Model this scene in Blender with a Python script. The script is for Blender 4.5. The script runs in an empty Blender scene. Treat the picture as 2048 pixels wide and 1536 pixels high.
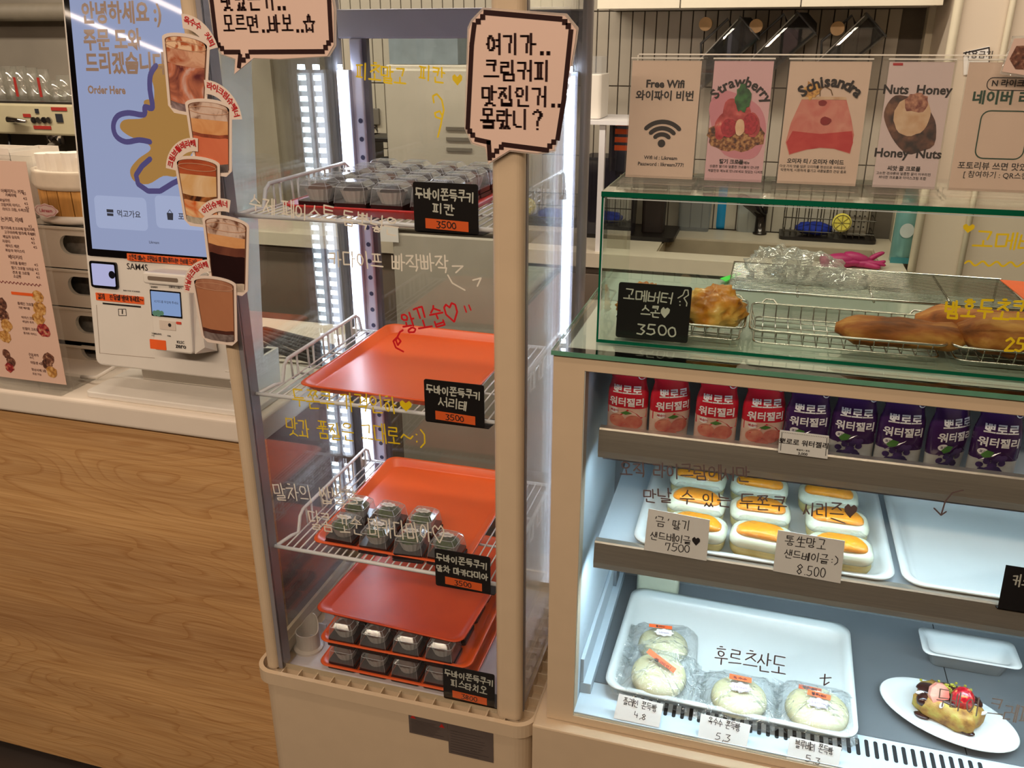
import bpy, math, random
from mathutils import Vector
random.seed(7)
S=bpy.context.scene; COL=S.collection
PI=math.pi
# ---------------------------------------------------------------- camera, world, lights, exposure
PITCH=math.radians(21.75); YAW=math.radians(16.3); FPX=1705.0
cam_d=bpy.data.cameras.new('camera'); cam=bpy.data.objects.new('camera',cam_d); COL.objects.link(cam)
cam.location=(0,0,1.5); cam.rotation_euler=(PI/2-PITCH,0,YAW); cam_d.sensor_width=36; cam_d.lens=FPX/2048*36
cam_d.clip_start=.02; cam_d.clip_end=60; S.camera=cam
vs=S.view_settings; vs.view_transform='Standard'; vs.look='None'; vs.gamma=1; vs.use_curve_mapping=False; vs.exposure=-0.08
w=bpy.data.worlds.new('world'); S.world=w; w.use_nodes=True
w.node_tree.nodes['Background'].inputs[0].default_value=(.9,.75,.6,1); w.node_tree.nodes['Background'].inputs[1].default_value=.15
S.cycles.transparent_max_bounces=40; S.cycles.max_bounces=10; S.cycles.glossy_bounces=6; S.cycles.diffuse_bounces=3
S.cycles.sample_clamp_indirect=4; S.cycles.caustics_reflective=False; S.cycles.caustics_refractive=False
def area(name,loc,rot,sx,sy,e,col):
    l=bpy.data.lights.new(name,'AREA'); l.shape='RECTANGLE'; l.size=sx; l.size_y=sy; l.energy=e; l.color=col
    o=bpy.data.objects.new(name,l); COL.objects.link(o); o.location=loc; o.rotation_euler=rot; return o
WARM=(1,.79,.61)
area('ceiling_light_front',(-.6,-1.1,2.6),(.35,0,0),2.8,.14,62,WARM)
area('ceiling_light_counter',(-.9,.35,2.6),(0,0,0),3.2,.1,10,WARM)
area('ceiling_light_left',(-2.6,-.2,2.6),(0,0,0),.12,2.4,12,WARM)
area('ceiling_light_far',(-4.505,-2.98,2.6),(0,0,-.046),.09,1.3,9,WARM); area('ceiling_light_far_side',(-3.61,-2.2,2.6),(0,0,0),.08,.9,5,WARM)
area('added_fill_left',(-2.5,1.9,2.5),(.25,0,0),1.4,.15,22,(1,.88,.72))  # extra light added to brighten the wall and machine at the left
area('ceiling_light_kitchen',(-.6,1.9,2.5),(.15,0,0),3.0,.15,38,(1,.88,.72))
# ---------------------------------------------------------------- picking helper: the pixel's ray met with a real plane of the scene
_fh=Vector((-math.sin(YAW),math.cos(YAW),0)); _r=Vector((math.cos(YAW),math.sin(YAW),0)); _z=Vector((0,0,1))
_fw=_fh*math.cos(PITCH)-_z*math.sin(PITCH); _up=_fh*math.sin(PITCH)+_z*math.cos(PITCH); _C=Vector((0,0,1.5))
def ray(x,y): return _fw*FPX+_r*(x-1024)-_up*(y-768)
def P(x,y,X=None,Y=None,Z=None):
    d=ray(x,y)
    for v,i in ((X,0),(Y,1),(Z,2)):
        if v is not None: return _C+d*((v-_C[i])/d[i])
class Fr:
    def __init__(s,o,u=(1,0,0),v=(0,0,1)):
        s.o=Vector(o); s.u=Vector(u).normalized(); s.v=Vector(v).normalized(); s.n=s.u.cross(s.v)
    def pt(s,a,b,c=0): return s.o+s.u*a+s.v*b+s.n*c
    def loc(s,x,y):
        d=ray(x,y); t=(s.o-_C).dot(s.n)/d.dot(s.n); q=_C+d*t-s.o
        return q.dot(s.u),q.dot(s.v)
def FY(y): return Fr((0,y,0))
# ---------------------------------------------------------------- materials
def C(r,g,b):
    f=lambda v:(v/255/12.92 if v<=10 else ((v/255+.055)/1.055)**2.4)
    return (f(r),f(g),f(b),1)
MATS={}
def mat(name,col,rough=.5,metal=0,var=.04,scale=25,bump=0,emis=0,spec=.5,trans=0,coat=0,sss=0,stretch=None):
    if name in MATS: return MATS[name]
    m=bpy.data.materials.new(name); m.use_nodes=True; nt=m.node_tree; b=nt.nodes['Principled BSDF']
    tc=nt.nodes.new('ShaderNodeTexCoord'); nz=nt.nodes.new('ShaderNodeTexNoise'); nz.inputs['Scale'].default_value=scale; nz.inputs['Detail'].default_value=4
    src=tc.outputs['Object']
    if stretch:
        mp=nt.nodes.new('ShaderNodeMapping'); mp.inputs['Scale'].default_value=stretch; nt.links.new(src,mp.inputs[0]); src=mp.outputs[0]
    nt.links.new(src,nz.inputs['Vector'])
    mr=nt.nodes.new('ShaderNodeMapRange'); mr.inputs['From Min'].default_value=.3; mr.inputs['From Max'].default_value=.7
    mr.inputs['To Min'].default_value=1-var*2; mr.inputs['To Max'].default_value=1+var
    nt.links.new(nz.outputs[0],mr.inputs[0])
    mx=nt.nodes.new('ShaderNodeVectorMath'); mx.operation='SCALE'; mx.inputs[0].default_value=col[:3]
    nt.links.new(mr.outputs[0],mx.inputs['Scale']); nt.links.new(mx.outputs[0],b.inputs['Base Color'])
    b.inputs['Roughness'].default_value=rough; b.inputs['Metallic'].default_value=metal
    b.inputs['Specular IOR Level'].default_value=spec
    if coat: b.inputs['Coat Weight'].default_value=coat
    if trans: b.inputs['Transmission Weight'].default_value=trans
    if sss: b.inputs['Subsurface Weight'].default_value=sss; b.inputs['Subsurface Radius'].default_value=(.01,.006,.004)
    if emis:
        nt.links.remove(b.inputs['Base Color'].links[0]); b.inputs['Base Color'].default_value=(.03,.03,.03,1)
        b.inputs['Emission Color'].default_value=col; b.inputs['Emission Strength'].default_value=emis
    if bump:
        bp=nt.nodes.new('ShaderNodeBump'); bp.inputs['Strength'].default_value=bump; bp.inputs['Distance'].default_value=.002
        nt.links.new(nz.outputs[0],bp.inputs['Height']); nt.links.new(bp.outputs[0],b.inputs['Normal'])
    MATS[name]=m; return m
def ramp_mat(name,stops,scale=30,rough=.5,bump=.3,detail=5,dist=0,stretch=None,coat=0,bdist=.002):
    """procedural mottled colour: noise through a colour ramp"""
    if name in MATS: return MATS[name]
    m=mat(name,stops[0][1],rough,0,0,scale,bump,coat=coat,stretch=stretch); nt=m.node_tree; b=nt.nodes['Principled BSDF']
    nz=[n for n in nt.nodes if n.type=='TEX_NOISE'][0]; nz.inputs['Detail'].default_value=detail; nz.inputs['Distortion'].default_value=dist
    cr=nt.nodes.new('ShaderNodeValToRGB'); el=cr.color_ramp.elements
    while len(el)<len(stops): el.new(.5)
    for e,(p,c) in zip(el,stops): e.position=p; e.color=c
    nt.links.new(nz.outputs[0],cr.inputs[0]); nt.links.new(cr.outputs[0],b.inputs['Base Color'])
    for n in nt.nodes:
        if n.type=='BUMP': n.inputs['Distance'].default_value=bdist
    return m
def glass(name,tint=(1,1,1),rough=0,base=.04,top=.6,haze=0,hazecol=(1,1,1),bump=0,bscale=40):
    if name in MATS: return MATS[name]
    m=bpy.data.materials.new(name); m.use_nodes=True; nt=m.node_tree; nt.nodes.clear(); N=nt.nodes.new; L=nt.links.new
    out=N('ShaderNodeOutputMaterial'); tr=N('ShaderNodeBsdfTransparent'); tr.inputs[0].default_value=(*tint,1)
    gl=N('ShaderNodeBsdfGlossy'); gl.inputs['Roughness'].default_value=rough; gl.inputs[0].default_value=(1,1,1,1)
    lw=N('ShaderNodeLayerWeight'); lw.inputs[0].default_value=.5
    pw=N('ShaderNodeMath'); pw.operation='POWER'; pw.inputs[1].default_value=4
    L(lw.outputs['Facing'],pw.inputs[0])
    mr=N('ShaderNodeMapRange'); mr.inputs['To Min'].default_value=base; mr.inputs['To Max'].default_value=top
    L(pw.outputs[0],mr.inputs[0]); mx=N('ShaderNodeMixShader'); L(mr.outputs[0],mx.inputs[0]); L(tr.outputs[0],mx.inputs[1]); L(gl.outputs[0],mx.inputs[2])
    last=mx
    if haze:
        df=N('ShaderNodeBsdfDiffuse'); df.inputs[0].default_value=(*hazecol,1); m2=N('ShaderNodeMixShader'); m2.inputs[0].default_value=haze
        L(mx.outputs[0],m2.inputs[1]); L(df.outputs[0],m2.inputs[2]); last=m2
    if bump:
        tc=N('ShaderNodeTexCoord'); nz=N('ShaderNodeTexNoise'); nz.inputs['Scale'].default_value=bscale; nz.inputs['Distortion'].default_value=1.5; L(tc.outputs['Object'],nz.inputs['Vector'])
        bp=N('ShaderNodeBump'); bp.inputs['Strength'].default_value=bump; bp.inputs['Distance'].default_value=.01; L(nz.outputs[0],bp.inputs['Height']); L(bp.outputs[0],gl.inputs['Normal']); L(bp.outputs[0],lw.inputs['Normal'])
    L(last.outputs[0],out.inputs[0]); MATS[name]=m; return m
# ---------------------------------------------------------------- mesh builder
class MB:
    def __init__(s): s.v=[]; s.f=[]
    def add(s,vs,fs):
        o=len(s.v); s.v+= [Vector(p) for p in vs]; s.f+=[tuple(i+o for i in f) for f in fs]; return s
    def box(s,x0,x1,y0,y1,z0,z1):
        return s.add([(x,y,z) for x in (x0,x1) for y in (y0,y1) for z in (z0,z1)],
            [(0,1,3,2),(4,6,7,5),(0,4,5,1),(2,3,7,6),(0,2,6,4),(1,5,7,3)])
    def prism(s,fr,pts,d0,d1,scale=1):
        n=len(pts); cx=sum(p[0] for p in pts)/n; cy=sum(p[1] for p in pts)/n
        a=[fr.pt(p[0],p[1],d0) for p in pts]; b=[fr.pt(cx+(p[0]-cx)*scale,cy+(p[1]-cy)*scale,d1) for p in pts]
        return s.add(a+b,[tuple(range(n-1,-1,-1)),tuple(range(n,2*n))]+[(i,(i+1)%n,n+(i+1)%n,n+i) for i in range(n)])
    def flat(s,fr,pts,d=0):
        n=len(pts); return s.add([fr.pt(p[0],p[1],d) for p in pts],[tuple(range(n))])
    def tube(s,pts,r,n=8,closed=False):
        pts=[Vector(p) for p in pts]; m=len(pts); rs=r if isinstance(r,(list,tuple)) else [r]*m; vs=[]; prev=None
        for i,p in enumerate(pts):
            a=pts[(i-1)%m] if (closed or i>0) else p; b=pts[(i+1)%m] if (closed or i<m-1) else p
            t=(b-a); t=t.normalized() if t.length>1e-9 else Vector((0,0,1))
            if prev is None: x=t.orthogonal().normalized()
            else: x=(prev-t*prev.dot(t)); x=x.normalized() if x.length>1e-6 else t.orthogonal().normalized()
            prev=x; y=t.cross(x)
            for k in range(n): q=2*PI*k/n; vs.append(p+(x*math.cos(q)+y*math.sin(q))*rs[i])
        fs=[]
        for i in range(m if closed else m-1):
            j=(i+1)%m
            for k in range(n): k2=(k+1)%n; fs.append((i*n+k,i*n+k2,j*n+k2,j*n+k))
        if not closed: fs+= [tuple(range(n-1,-1,-1)),tuple((m-1)*n+k for k in range(n))]
        return s.add(vs,fs)
    def lathe(s,c,prof,n=24,sx=1,sy=1,rot=0,axis=None,wob=0,wn=5):
        """prof [(r,z)...] about the vertical through c (or along axis)"""
        c=Vector(c); ax=Vector(axis).normalized() if axis else Vector((0,0,1)); X=ax.orthogonal().normalized() if axis else Vector((math.cos(rot),math.sin(rot),0)); Yv=ax.cross(X)
        vs=[]
        for r,z in prof:
            for k in range(n):
                q=2*PI*k/n; rr=r*(1+wob*math.sin(wn*q)); vs.append(c+X*math.cos(q)*rr*sx+Yv*math.sin(q)*rr*sy+ax*z)
        fs=[]; m=len(prof)
        for i in range(m-1):
            for k in range(n): k2=(k+1)%n; fs.append((i*n+k,i*n+k2,(i+1)*n+k2,(i+1)*n+k))
        if prof[0][0]>1e-6: fs.append(tuple(range(n-1,-1,-1)))
        if prof[-1][0]>1e-6: fs.append(tuple((m-1)*n+k for k in range(n)))
        return s.add(vs,fs)
    def rrect(s,x0,x1,y0,y1,z0,z1,r,k=5,s0=0,s1=0):
        """rounded-corner slab; s0/s1 inset at bottom/top"""
        a=[Vector((p[0],p[1],z0)) for p in rr(x0+s0,x1-s0,y0+s0,y1-s0,max(r-s0,.001),k)]
        b=[Vector((p[0],p[1],z1)) for p in rr(x0+s1,x1-s1,y0+s1,y1-s1,max(r-s1,.001),k)]
        n=len(a); return s.add(a+b,[tuple(range(n-1,-1,-1)),tuple(range(n,2*n))]+[(i,(i+1)%n,n+(i+1)%n,n+i) for i in range(n)])
    def loops(s,ls,cap0=True,cap1=True):
        n=len(ls[0]); vs=[p for l in ls for p in l]; fs=[]
        for i in range(len(ls)-1):
            for k in range(n): k2=(k+1)%n; fs.append((i*n+k,i*n+k2,(i+1)*n+k2,(i+1)*n+k))
        if cap0: fs.append(tuple(range(n-1,-1,-1)))
        if cap1: fs.append(tuple((len(ls)-1)*n+k for k in range(n)))
        return s.add(vs,fs)
    def ribbon(s,fr,pts,w,d=0,caps=True,square=False):
        for i in range(len(pts)-1):
            (ax,ay),(bx,by)=pts[i],pts[i+1]; dx,dy=bx-ax,by-ay; l=math.hypot(dx,dy)
            if l<1e-7: continue
            px,py=-dy/l*w/2,dx/l*w/2
            if square: ex,ey=dx/l*w/2,dy/l*w/2; ax-=ex; ay-=ey; bx+=ex; by+=ey
            e=d+i*7e-6
            s.add([fr.pt(ax-px,ay-py,e),fr.pt(bx-px,by-py,e),fr.pt(bx+px,by+py,e),fr.pt(ax+px,ay+py,e)],[(0,1,2,3)])
        if caps and not square:
            for j_,(ax,ay) in enumerate(pts): s.add([fr.pt(ax+w/2*math.cos(q*PI/3),ay+w/2*math.sin(q*PI/3),d+j_*7e-6+3.5e-6) for q in range(6)],[tuple(range(6))])
        return s
    def text(s,fr,body,a,b,h,bold=0,align='CENTER',d=0,rot=0,sx=1):
        me=text_mesh(body,bold,align); cr,sr=math.cos(rot),math.sin(rot)
        vs=[fr.pt(a+(x*sx*cr-y*sr)*h,b+(x*sx*sr+y*cr)*h,d) for x,y in me[0]]
        return s.add(vs,me[1])
    def ell(s,c,rx,ry,rz,n=16,m=8,rot=0,rough=0,rnd=None):
        c=Vector(c); vs=[];fs=[]
        for i in range(m+1):
            t=PI*i/m
            for k in range(n):
                q=2*PI*k/n; j=1+(rnd.uniform(-rough,rough) if rnd else 0)
                x=rx*math.sin(t)*math.cos(q)*j; y=ry*math.sin(t)*math.sin(q)*j; z=-rz*math.cos(t)*j
                vs.append(c+Vector((x*math.cos(rot)-y*math.sin(rot),x*math.sin(rot)+y*math.cos(rot),z)))
        for i in range(m):
            for k in range(n): k2=(k+1)%n; fs.append((i*n+k,i*n+k2,(i+1)*n+k2,(i+1)*n+k))
        return s.add(vs,fs)
def rr(x0,x1,y0,y1,r,k=5):
    p=[]
    for cx,cy,a in ((x1-r,y0+r,-PI/2),(x1-r,y1-r,0),(x0+r,y1-r,PI/2),(x0+r,y0+r,PI)):
        for i in range(k+1): q=a+PI/2*i/k; p.append((cx+r*math.cos(q),cy+r*math.sin(q)))
    return p
def circ(cx,cy,r,n=20,ry=None,a0=0,a1=2*PI): return [(cx+r*math.cos(a0+(a1-a0)*i/n),cy+(ry or r)*math.sin(a0+(a1-a0)*i/n)) for i in range(n)]
_tc={}; _tcu=[]
def text_mesh(body,bold,align):
    k=(body,bold,align)
    if k in _tc: return _tc[k]
    if not _tcu: _tcu.append(bpy.data.curves.new('lettering_source','FONT'))
    cu=_tcu[0]; cu.body=body; cu.size=1; cu.align_x=align; cu.offset=bold; cu.resolution_u=2; cu.fill_mode='BOTH'
    o=bpy.data.objects.new('t',cu); me=o.to_mesh()
    r=([(v.co.x,v.co.y) for v in me.vertices],[tuple(p.vertices) for p in me.polygons])
    o.to_mesh_clear(); bpy.data.objects.remove(o); _tc[k]=r; return r
# ---------------------------------------------------------------- monoline handwriting: Hangul composed from strokes
def _c(cx=.5,cy=.5,rx=.45,ry=.45,n=12): return [(cx+rx*math.cos(PI/2+2*PI*i/n),cy+ry*math.sin(PI/2+2*PI*i/n)) for i in range(n+1)]
_g=[[(0,1),(.92,1),(.78,0)]]; _n=[[(0,1),(0,.05),(1,0)]]; _d=[[(1,1),(0,1),(0,0),(1,0)]]; _rl=[[(0,1),(1,1),(1,.52),(0,.52),(0,0),(1,0)]]
_m=[[(0,1),(1,1),(1,0),(0,0),(0,1)]]; _b=[[(0,1),(0,0),(1,0),(1,1)],[(0,.5),(1,.5)]]; _s=[[(.5,1),(.4,.5),(0,0)],[(.45,.55),(1,0)]]; _o=[_c()]
_j=[[(0,1),(1,1),(.5,.5),(0,0)],[(.5,.5),(1,0)]]; _ch=[[(.35,1.1),(.65,1.1)],[(0,.8),(1,.8),(.5,.4),(0,0)],[(.5,.4),(1,0)]]
_k=[[(0,1),(.92,1),(.78,0)],[(0,.52),(.85,.52)]]; _t=[[(1,1),(0,1),(0,0),(1,0)],[(0,.5),(.9,.5)]]; _p=[[(0,1),(1,1)],[(0,0),(1,0)],[(.3,1),(.3,0)],[(.7,1),(.7,0)]]
_h=[[(.35,1.12),(.65,1.12)],[(0,.85),(1,.85)],_c(.5,.32,.33,.32)]
def _dbl(j): return [[(x*.45+o,y) for x,y in st] for o in (0,.55) for st in j]
INI=[_g,_dbl(_g),_n,_d,_dbl(_d),_rl,_m,_b,_dbl(_b),_s,_dbl(_s),_o,_j,_dbl(_j),_ch,_k,_t,_p,_h]
FIN=[None,_g,_dbl(_g),_dbl(_g),_n,_dbl(_n),_dbl(_n),_d,_rl,_rl,_rl,_rl,_rl,_rl,_rl,_rl,_m,_b,_dbl(_b),_s,_dbl(_s),_o,_j,_ch,_k,_t,_p,_h]
# vowels: (vertical strokes in right band, horizontal strokes in low band); right band x in [0,1]
_V={0:([[(.3,0),(.3,1)],[(.3,.5),(.9,.5)]],[]),1:([[(.1,0),(.1,1)],[(.1,.5),(.6,.5)],[(.65,0),(.65,1)]],[]),2:([[(.3,0),(.3,1)],[(.3,.65),(.9,.65)],[(.3,.38),(.9,.38)]],[]),
3:([[(.1,0),(.1,1)],[(.1,.62),(.6,.62)],[(.1,.4),(.6,.4)],[(.65,0),(.65,1)]],[]),4:([[(.7,0),(.7,1)],[(.7,.5),(.1,.5)]],[]),5:([[(.45,0),(.45,1)],[(.45,.5),(0,.5)],[(.9,0),(.9,1)]],[]),
6:([[(.7,0),(.7,1)],[(.7,.65),(.1,.65)],[(.7,.38),(.1,.38)]],[]),7:([[(.45,0),(.45,1)],[(.45,.62),(0,.62)],[(.45,.4),(0,.4)],[(.9,0),(.9,1)]],[]),
8:([],[[(0,.1),(1,.1)],[(.5,.1),(.5,1)]]),12:([],[[(0,.1),(1,.1)],[(.35,.1),(.35,1)],[(.65,.1),(.65,1)]]),13:([],[[(0,.9),(1,.9)],[(.5,.9),(.5,0)]]),
17:([],[[(0,.9),(1,.9)],[(.35,.9),(.35,0)],[(.65,.9),(.65,0)]]),18:([],[[(0,.5),(1,.5)]]),20:([[(.5,0),(.5,1)]],[])}
_mix={9:(8,0),10:(8,1),11:(8,20),14:(13,4),15:(13,5),16:(13,20),19:(18,20)}
def _fit(st,x0,x1,y0,y1): return [[(x0+x*(x1-x0),y0+y*(y1-y0)) for x,y in s] for s in st]
def hangul(ch):
    n=ord(ch)-0xAC00; l,v,t=n//588,(n%588)//28,n%28; b=.36 if t else 0; out=[]
    if v in _mix: hv,vv=_mix[v]; H=_V[hv][1]; Vv=_V[vv][0]
    else: Vv,H=_V[v]
    if Vv and H: out+=_fit(INI[l],.02,.55,b+(1-b)*.48,1)+_fit(H,-.02,.62,b,b+(1-b)*.35)+_fit(Vv,.66,.98,b-.02,1.05)
    elif Vv: out+=_fit(INI[l],.02,.52,b+(1-b)*.12,b+(1-b)*.92)+_fit(Vv,.62,1.0,b-.02,1.05)
    else: out+=_fit(INI[l],.15,.85,b+(1-b)*.54,1.04)+_fit(H,0,1,b+.02,b+(1-b)*.42)
    if t: out+=_fit(FIN[t],.22,.86,0,.27)
    return out
_D={'0':[_c(.5,.5,.3,.48)],'1':[[(.5,0),(.5,1)]],'2':[[(.2,.8),(.5,1),(.8,.75),(.2,0),(.85,0)]],'3':[[(.2,1),(.75,1),(.45,.58),(.8,.35),(.55,0),(.15,.05)]],
'4':[[(.25,1),(.2,.4),(.8,.4)],[(.65,.7),(.65,0)]],'5':[[(.8,1),(.3,1),(.25,.58),(.7,.55),(.75,.2),(.45,0),(.15,.05)]],'7':[[(.2,.7),(.2,1),(.8,1),(.55,0)]],
'8':[[(.5,.5),(.2,.75),(.5,1),(.8,.75),(.5,.5),(.2,.22),(.5,0),(.8,.22),(.5,.5)]],'.':[[(.4,0),(.45,.03)]],',':[[(.5,.1),(.35,-.15)]],':':[[(.45,.25),(.5,.27)],[(.45,.65),(.5,.67)]],
')':[[(.3,1),(.6,.7),(.6,.25),(.25,-.05)]],'~':[[(0,.4),(.25,.6),(.5,.45),(.75,.35),(1,.55)]],"'":[[(.5,1.05),(.4,.85)]],'H':None,'-':[[(.2,.5),(.8,.5)]],'?':[[(.2,.8),(.5,1),(.8,.75),(.5,.4),(.5,.25)],[(.5,.03),(.52,.05)]],
'生':[[(.3,1),(.1,.6)],[(.2,.75),(.9,.75)],[(.5,1),(.5,0)],[(.2,.42),(.85,.42)],[(0,0),(1,0)]]}
_heart=[(.5,.05),(.08,.5),(.05,.8),(.25,.97),(.5,.75),(.75,.97),(.95,.8),(.92,.5),(.5,.05)]
ADV={' ':.5,'生':1.15,'.':.5,',':.5,':':.5,')':.6,"'":.45}
def hand_strokes(txt,rnd=None,jit=.03):
    """[(strokes)], total advance; unit height"""
    x=0; out=[]; r=rnd or random.Random(sum(map(ord,txt)))
    for ch in txt:
        a=ADV.get(ch,1.12)
        if '가'<=ch<='힣': st=hangul(ch)
        elif ch in '♡♥': st=[_heart]; a=1.2
        elif ch in _D and _D[ch]: st=_D[ch]; a=ADV.get(ch,.8)
        else: st=[]
        dy=r.uniform(-.05,.05) if jit else 0; sc=1+ (r.uniform(-.08,.06) if jit else 0); sh=r.uniform(-.06,.06) if jit else 0
        fill=(ch=='♥')
        for s_ in st:
            q=[(x+(px+sh*py)*sc+(r.uniform(-jit,jit) if jit else 0),py*sc+dy+(r.uniform(-jit,jit) if jit else 0)) for px,py in s_]
            out.append((q,fill))
        x+=a
    return out,x
def hand(mb,fr,txt,a0,b0,a1,b1,h,w,d=.0004,jit=.03):
    """handwrite txt from local (a0,b0) to (a1,b1), letter height h, pen width w"""
    st,tot=hand_strokes(txt,jit=jit); dx,dy=a1-a0,b1-b0; L=math.hypot(dx,dy); ux,uy=dx/L,dy/L; k=L/tot
    i=0
    for q,fill in st:
        pts=[(a0+ux*p[0]*k-uy*p[1]*h,b0+uy*p[0]*k+ux*p[1]*h) for p in q]; i+=1
        if fill: mb.flat(fr,pts[:-1],d)
        mb.ribbon(fr,pts,w,d+i*1.7e-5)
def handpx(mb,fr,txt,x0,y0,x1,y1,hpx,w,d=.0004):
    a0=fr.loc(x0,y0); a1=fr.loc(x1,y1); t=fr.loc(x0,y0-hpx); h=math.hypot(t[0]-a0[0],t[1]-a0[1]); hand(mb,fr,txt,*a0,*a1,h,w,d)
def pixtext(mb,fr,txt,a0,b0,h,cell,d=.0004,adv=1.0):
    """pixel-font lettering: strokes snapped to a square grid"""
    n=10; x=a0
    for ch in txt:
        st=hangul(ch) if '가'<=ch<='힣' else (_D.get(ch) or [])
        cells=set()
        if ch=='☆': st=[[(.5,1),(.65,.65),(1,.6),(.75,.35),(.85,0),(.5,.18),(.15,0),(.25,.35),(0,.6),(.35,.65),(.5,1)]]
        for s_ in st:
            for (px,py),(qx,qy) in zip(s_,s_[1:]):
                m=max(1,int(max(abs(qx-px),abs(qy-py))*24))
                for i in range(m+1): cells.add((round((px+(qx-px)*i/m)*n),round((py+(qy-py)*i/m)*n)))
        if ch=='.': cells={(2,0),(3,0),(2,1),(3,1)}
        c=h/n; e=h*.74*adv/n
        for (i,j) in cells: mb.flat(fr,[(x+i*e-e*.9,b0+j*c-c*.5),(x+i*e+e*.9,b0+j*c-c*.5),(x+i*e+e*.9,b0+j*c+c*.5),(x+i*e-e*.9,b0+j*c+c*.5)],d)
        x+=h*(.34 if ch=='.' else (.3 if ch==' ' else .92))*adv
# ---------------------------------------------------------------- objects
def worldloc(o):
    l=Vector(o.location)
    while o.parent: o=o.parent; l+=Vector(o.location)
    return l
def mesh_obj(name,mb,m,loc,smooth=False,bevel=0,seg=2,sub=0,solid=0):
    me=bpy.data.meshes.new(name); L=Vector(loc); me.from_pydata([v-L for v in mb.v],[],mb.f); me.update()
    ms=m if isinstance(m,(list,tuple)) else [m]
    for q in ms: me.materials.append(q)
    if smooth: me.polygons.foreach_set('use_smooth',[True]*len(me.polygons))
    o=bpy.data.objects.new(name,me); COL.objects.link(o)
    if solid: z=o.modifiers.new('solid','SOLIDIFY'); z.thickness=solid
    if sub: z=o.modifiers.new('sub','SUBSURF'); z.levels=sub; z.render_levels=sub
    if bevel: z=o.modifiers.new('bevel','BEVEL'); z.width=bevel; z.segments=seg; z.limit_method='ANGLE'
    return o
KIDS={}
def part(name,mb,m,parent,label=None,stuff=False,**k):
    o=mesh_obj(name,mb,m,worldloc(parent),**k); o.parent=parent; KIDS.setdefault(parent,[]).append(o)
    if label: o['label']=label
    if stuff: o['kind']='stuff'
    return o
def thing(name,label,cat,loc,group=None):
    o=bpy.data.objects.new(name,None); COL.objects.link(o); o.location=loc; o.empty_display_size=.02
    o['label']=label; o['category']=cat
    if group: o['group']=group
    return o
def solo(name,mb,m,label,cat,loc=None,group=None,**k):
    if loc is None:
        n=len(mb.v); loc=(sum(v.x for v in mb.v)/n,sum(v.y for v in mb.v)/n,min(v.z for v in mb.v))
    o=mesh_obj(name,mb,m,loc,**k); o.location=loc; o['label']=label; o['category']=cat
    if group: o['group']=group
    return o
def struct(name,mb,m,**k):
    o=mesh_obj(name,mb,m,(0,0,0),**k); o['kind']='structure'; return o
def copy_tree(o,loc=None,label=None,parent=None,rz=None):
    c=o.copy(); COL.objects.link(c); c.parent=parent
    if loc is not None: c.location=loc
    if rz is not None: c.rotation_euler.z=rz
    if label: c['label']=label
    for ch in KIDS.get(o,()): copy_tree(ch,parent=c)
    return c
ORD=['first','second','third','fourth','fifth','sixth','seventh','eighth','ninth']
# ---------------------------------------------------------------- material palette
cream=mat('cream_paint',C(206,184,154),.35,var=.015); white=mat('white_plastic',C(228,222,212),.35,var=.012)
white_solid=mat('white_solid_surface',C(232,220,204),.3,var=.01); black=mat('black_plastic',C(22,18,18),.4,var=.02)
black_matt=mat('black_board',C(14,9,9),.6,var=.03,spec=.25); dark=mat('dark_rubber',C(28,26,26),.6)
inkblk=mat('black_ink',C(30,22,22),.6,var=0); inkbrown=mat('brown_ink',C(44,20,18),.7,var=0,spec=.2); inkred=mat('red_ink',C(190,22,30),.5,var=0)
pen_w=mat('white_marker',C(226,220,205),.5,var=.05); pen_y=mat('yellow_marker',C(226,196,20),.5,var=.05); pen_r=mat('red_marker',C(205,16,30),.5,var=.03)
pen_br=mat('brown_marker',C(96,80,78),.5,var=.05); pen_g=mat('grey_marker',C(170,168,165),.5,var=.05)
chalk=mat('chalk_marker',C(205,202,190),.6,var=.06)
orange_tape=mat('orange_tape',C(240,100,40),.5,var=.04); paper=mat('paper_card',C(242,238,234),.6,var=.02)
steel=mat('stainless_steel',C(170,168,165),.28,1,var=.04,scale=8,stretch=(1,30,30)); alu=mat('brushed_aluminium',C(215,205,190),.3,.8,var=.05,scale=12,stretch=(1,40,40))
greypost=mat('grey_anodised_frame',C(150,146,150),.4,.3,var=.02); rackwire=mat('chrome_wire',C(200,196,188),.2,1,var=.02)
wirewhite=mat('white_coated_wire',C(236,234,236),.35,var=.01)
pg=glass('pane_glass',(.97,.985,.98),0,.035,.75); pgreen=glass('green_tint_glass',(.93,.975,.95),0,.04,.8); edge_g=mat('green_glass_edge',C(10,92,66),.15,var=.1,scale=10)
clearp=glass('clear_plastic',(.95,.96,.97),.07,.06,.6,haze=.09,hazecol=(.85,.88,.92)); acryl=glass('clear_acrylic',(.97,.97,.96),.0,.05,.7,haze=.02,hazecol=(.9,.88,.84))
film=glass('crinkled_film',(.98,.99,.99),.06,.08,.9,haze=.03,hazecol=(.85,.9,.92),bump=1.0,bscale=45)
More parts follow.
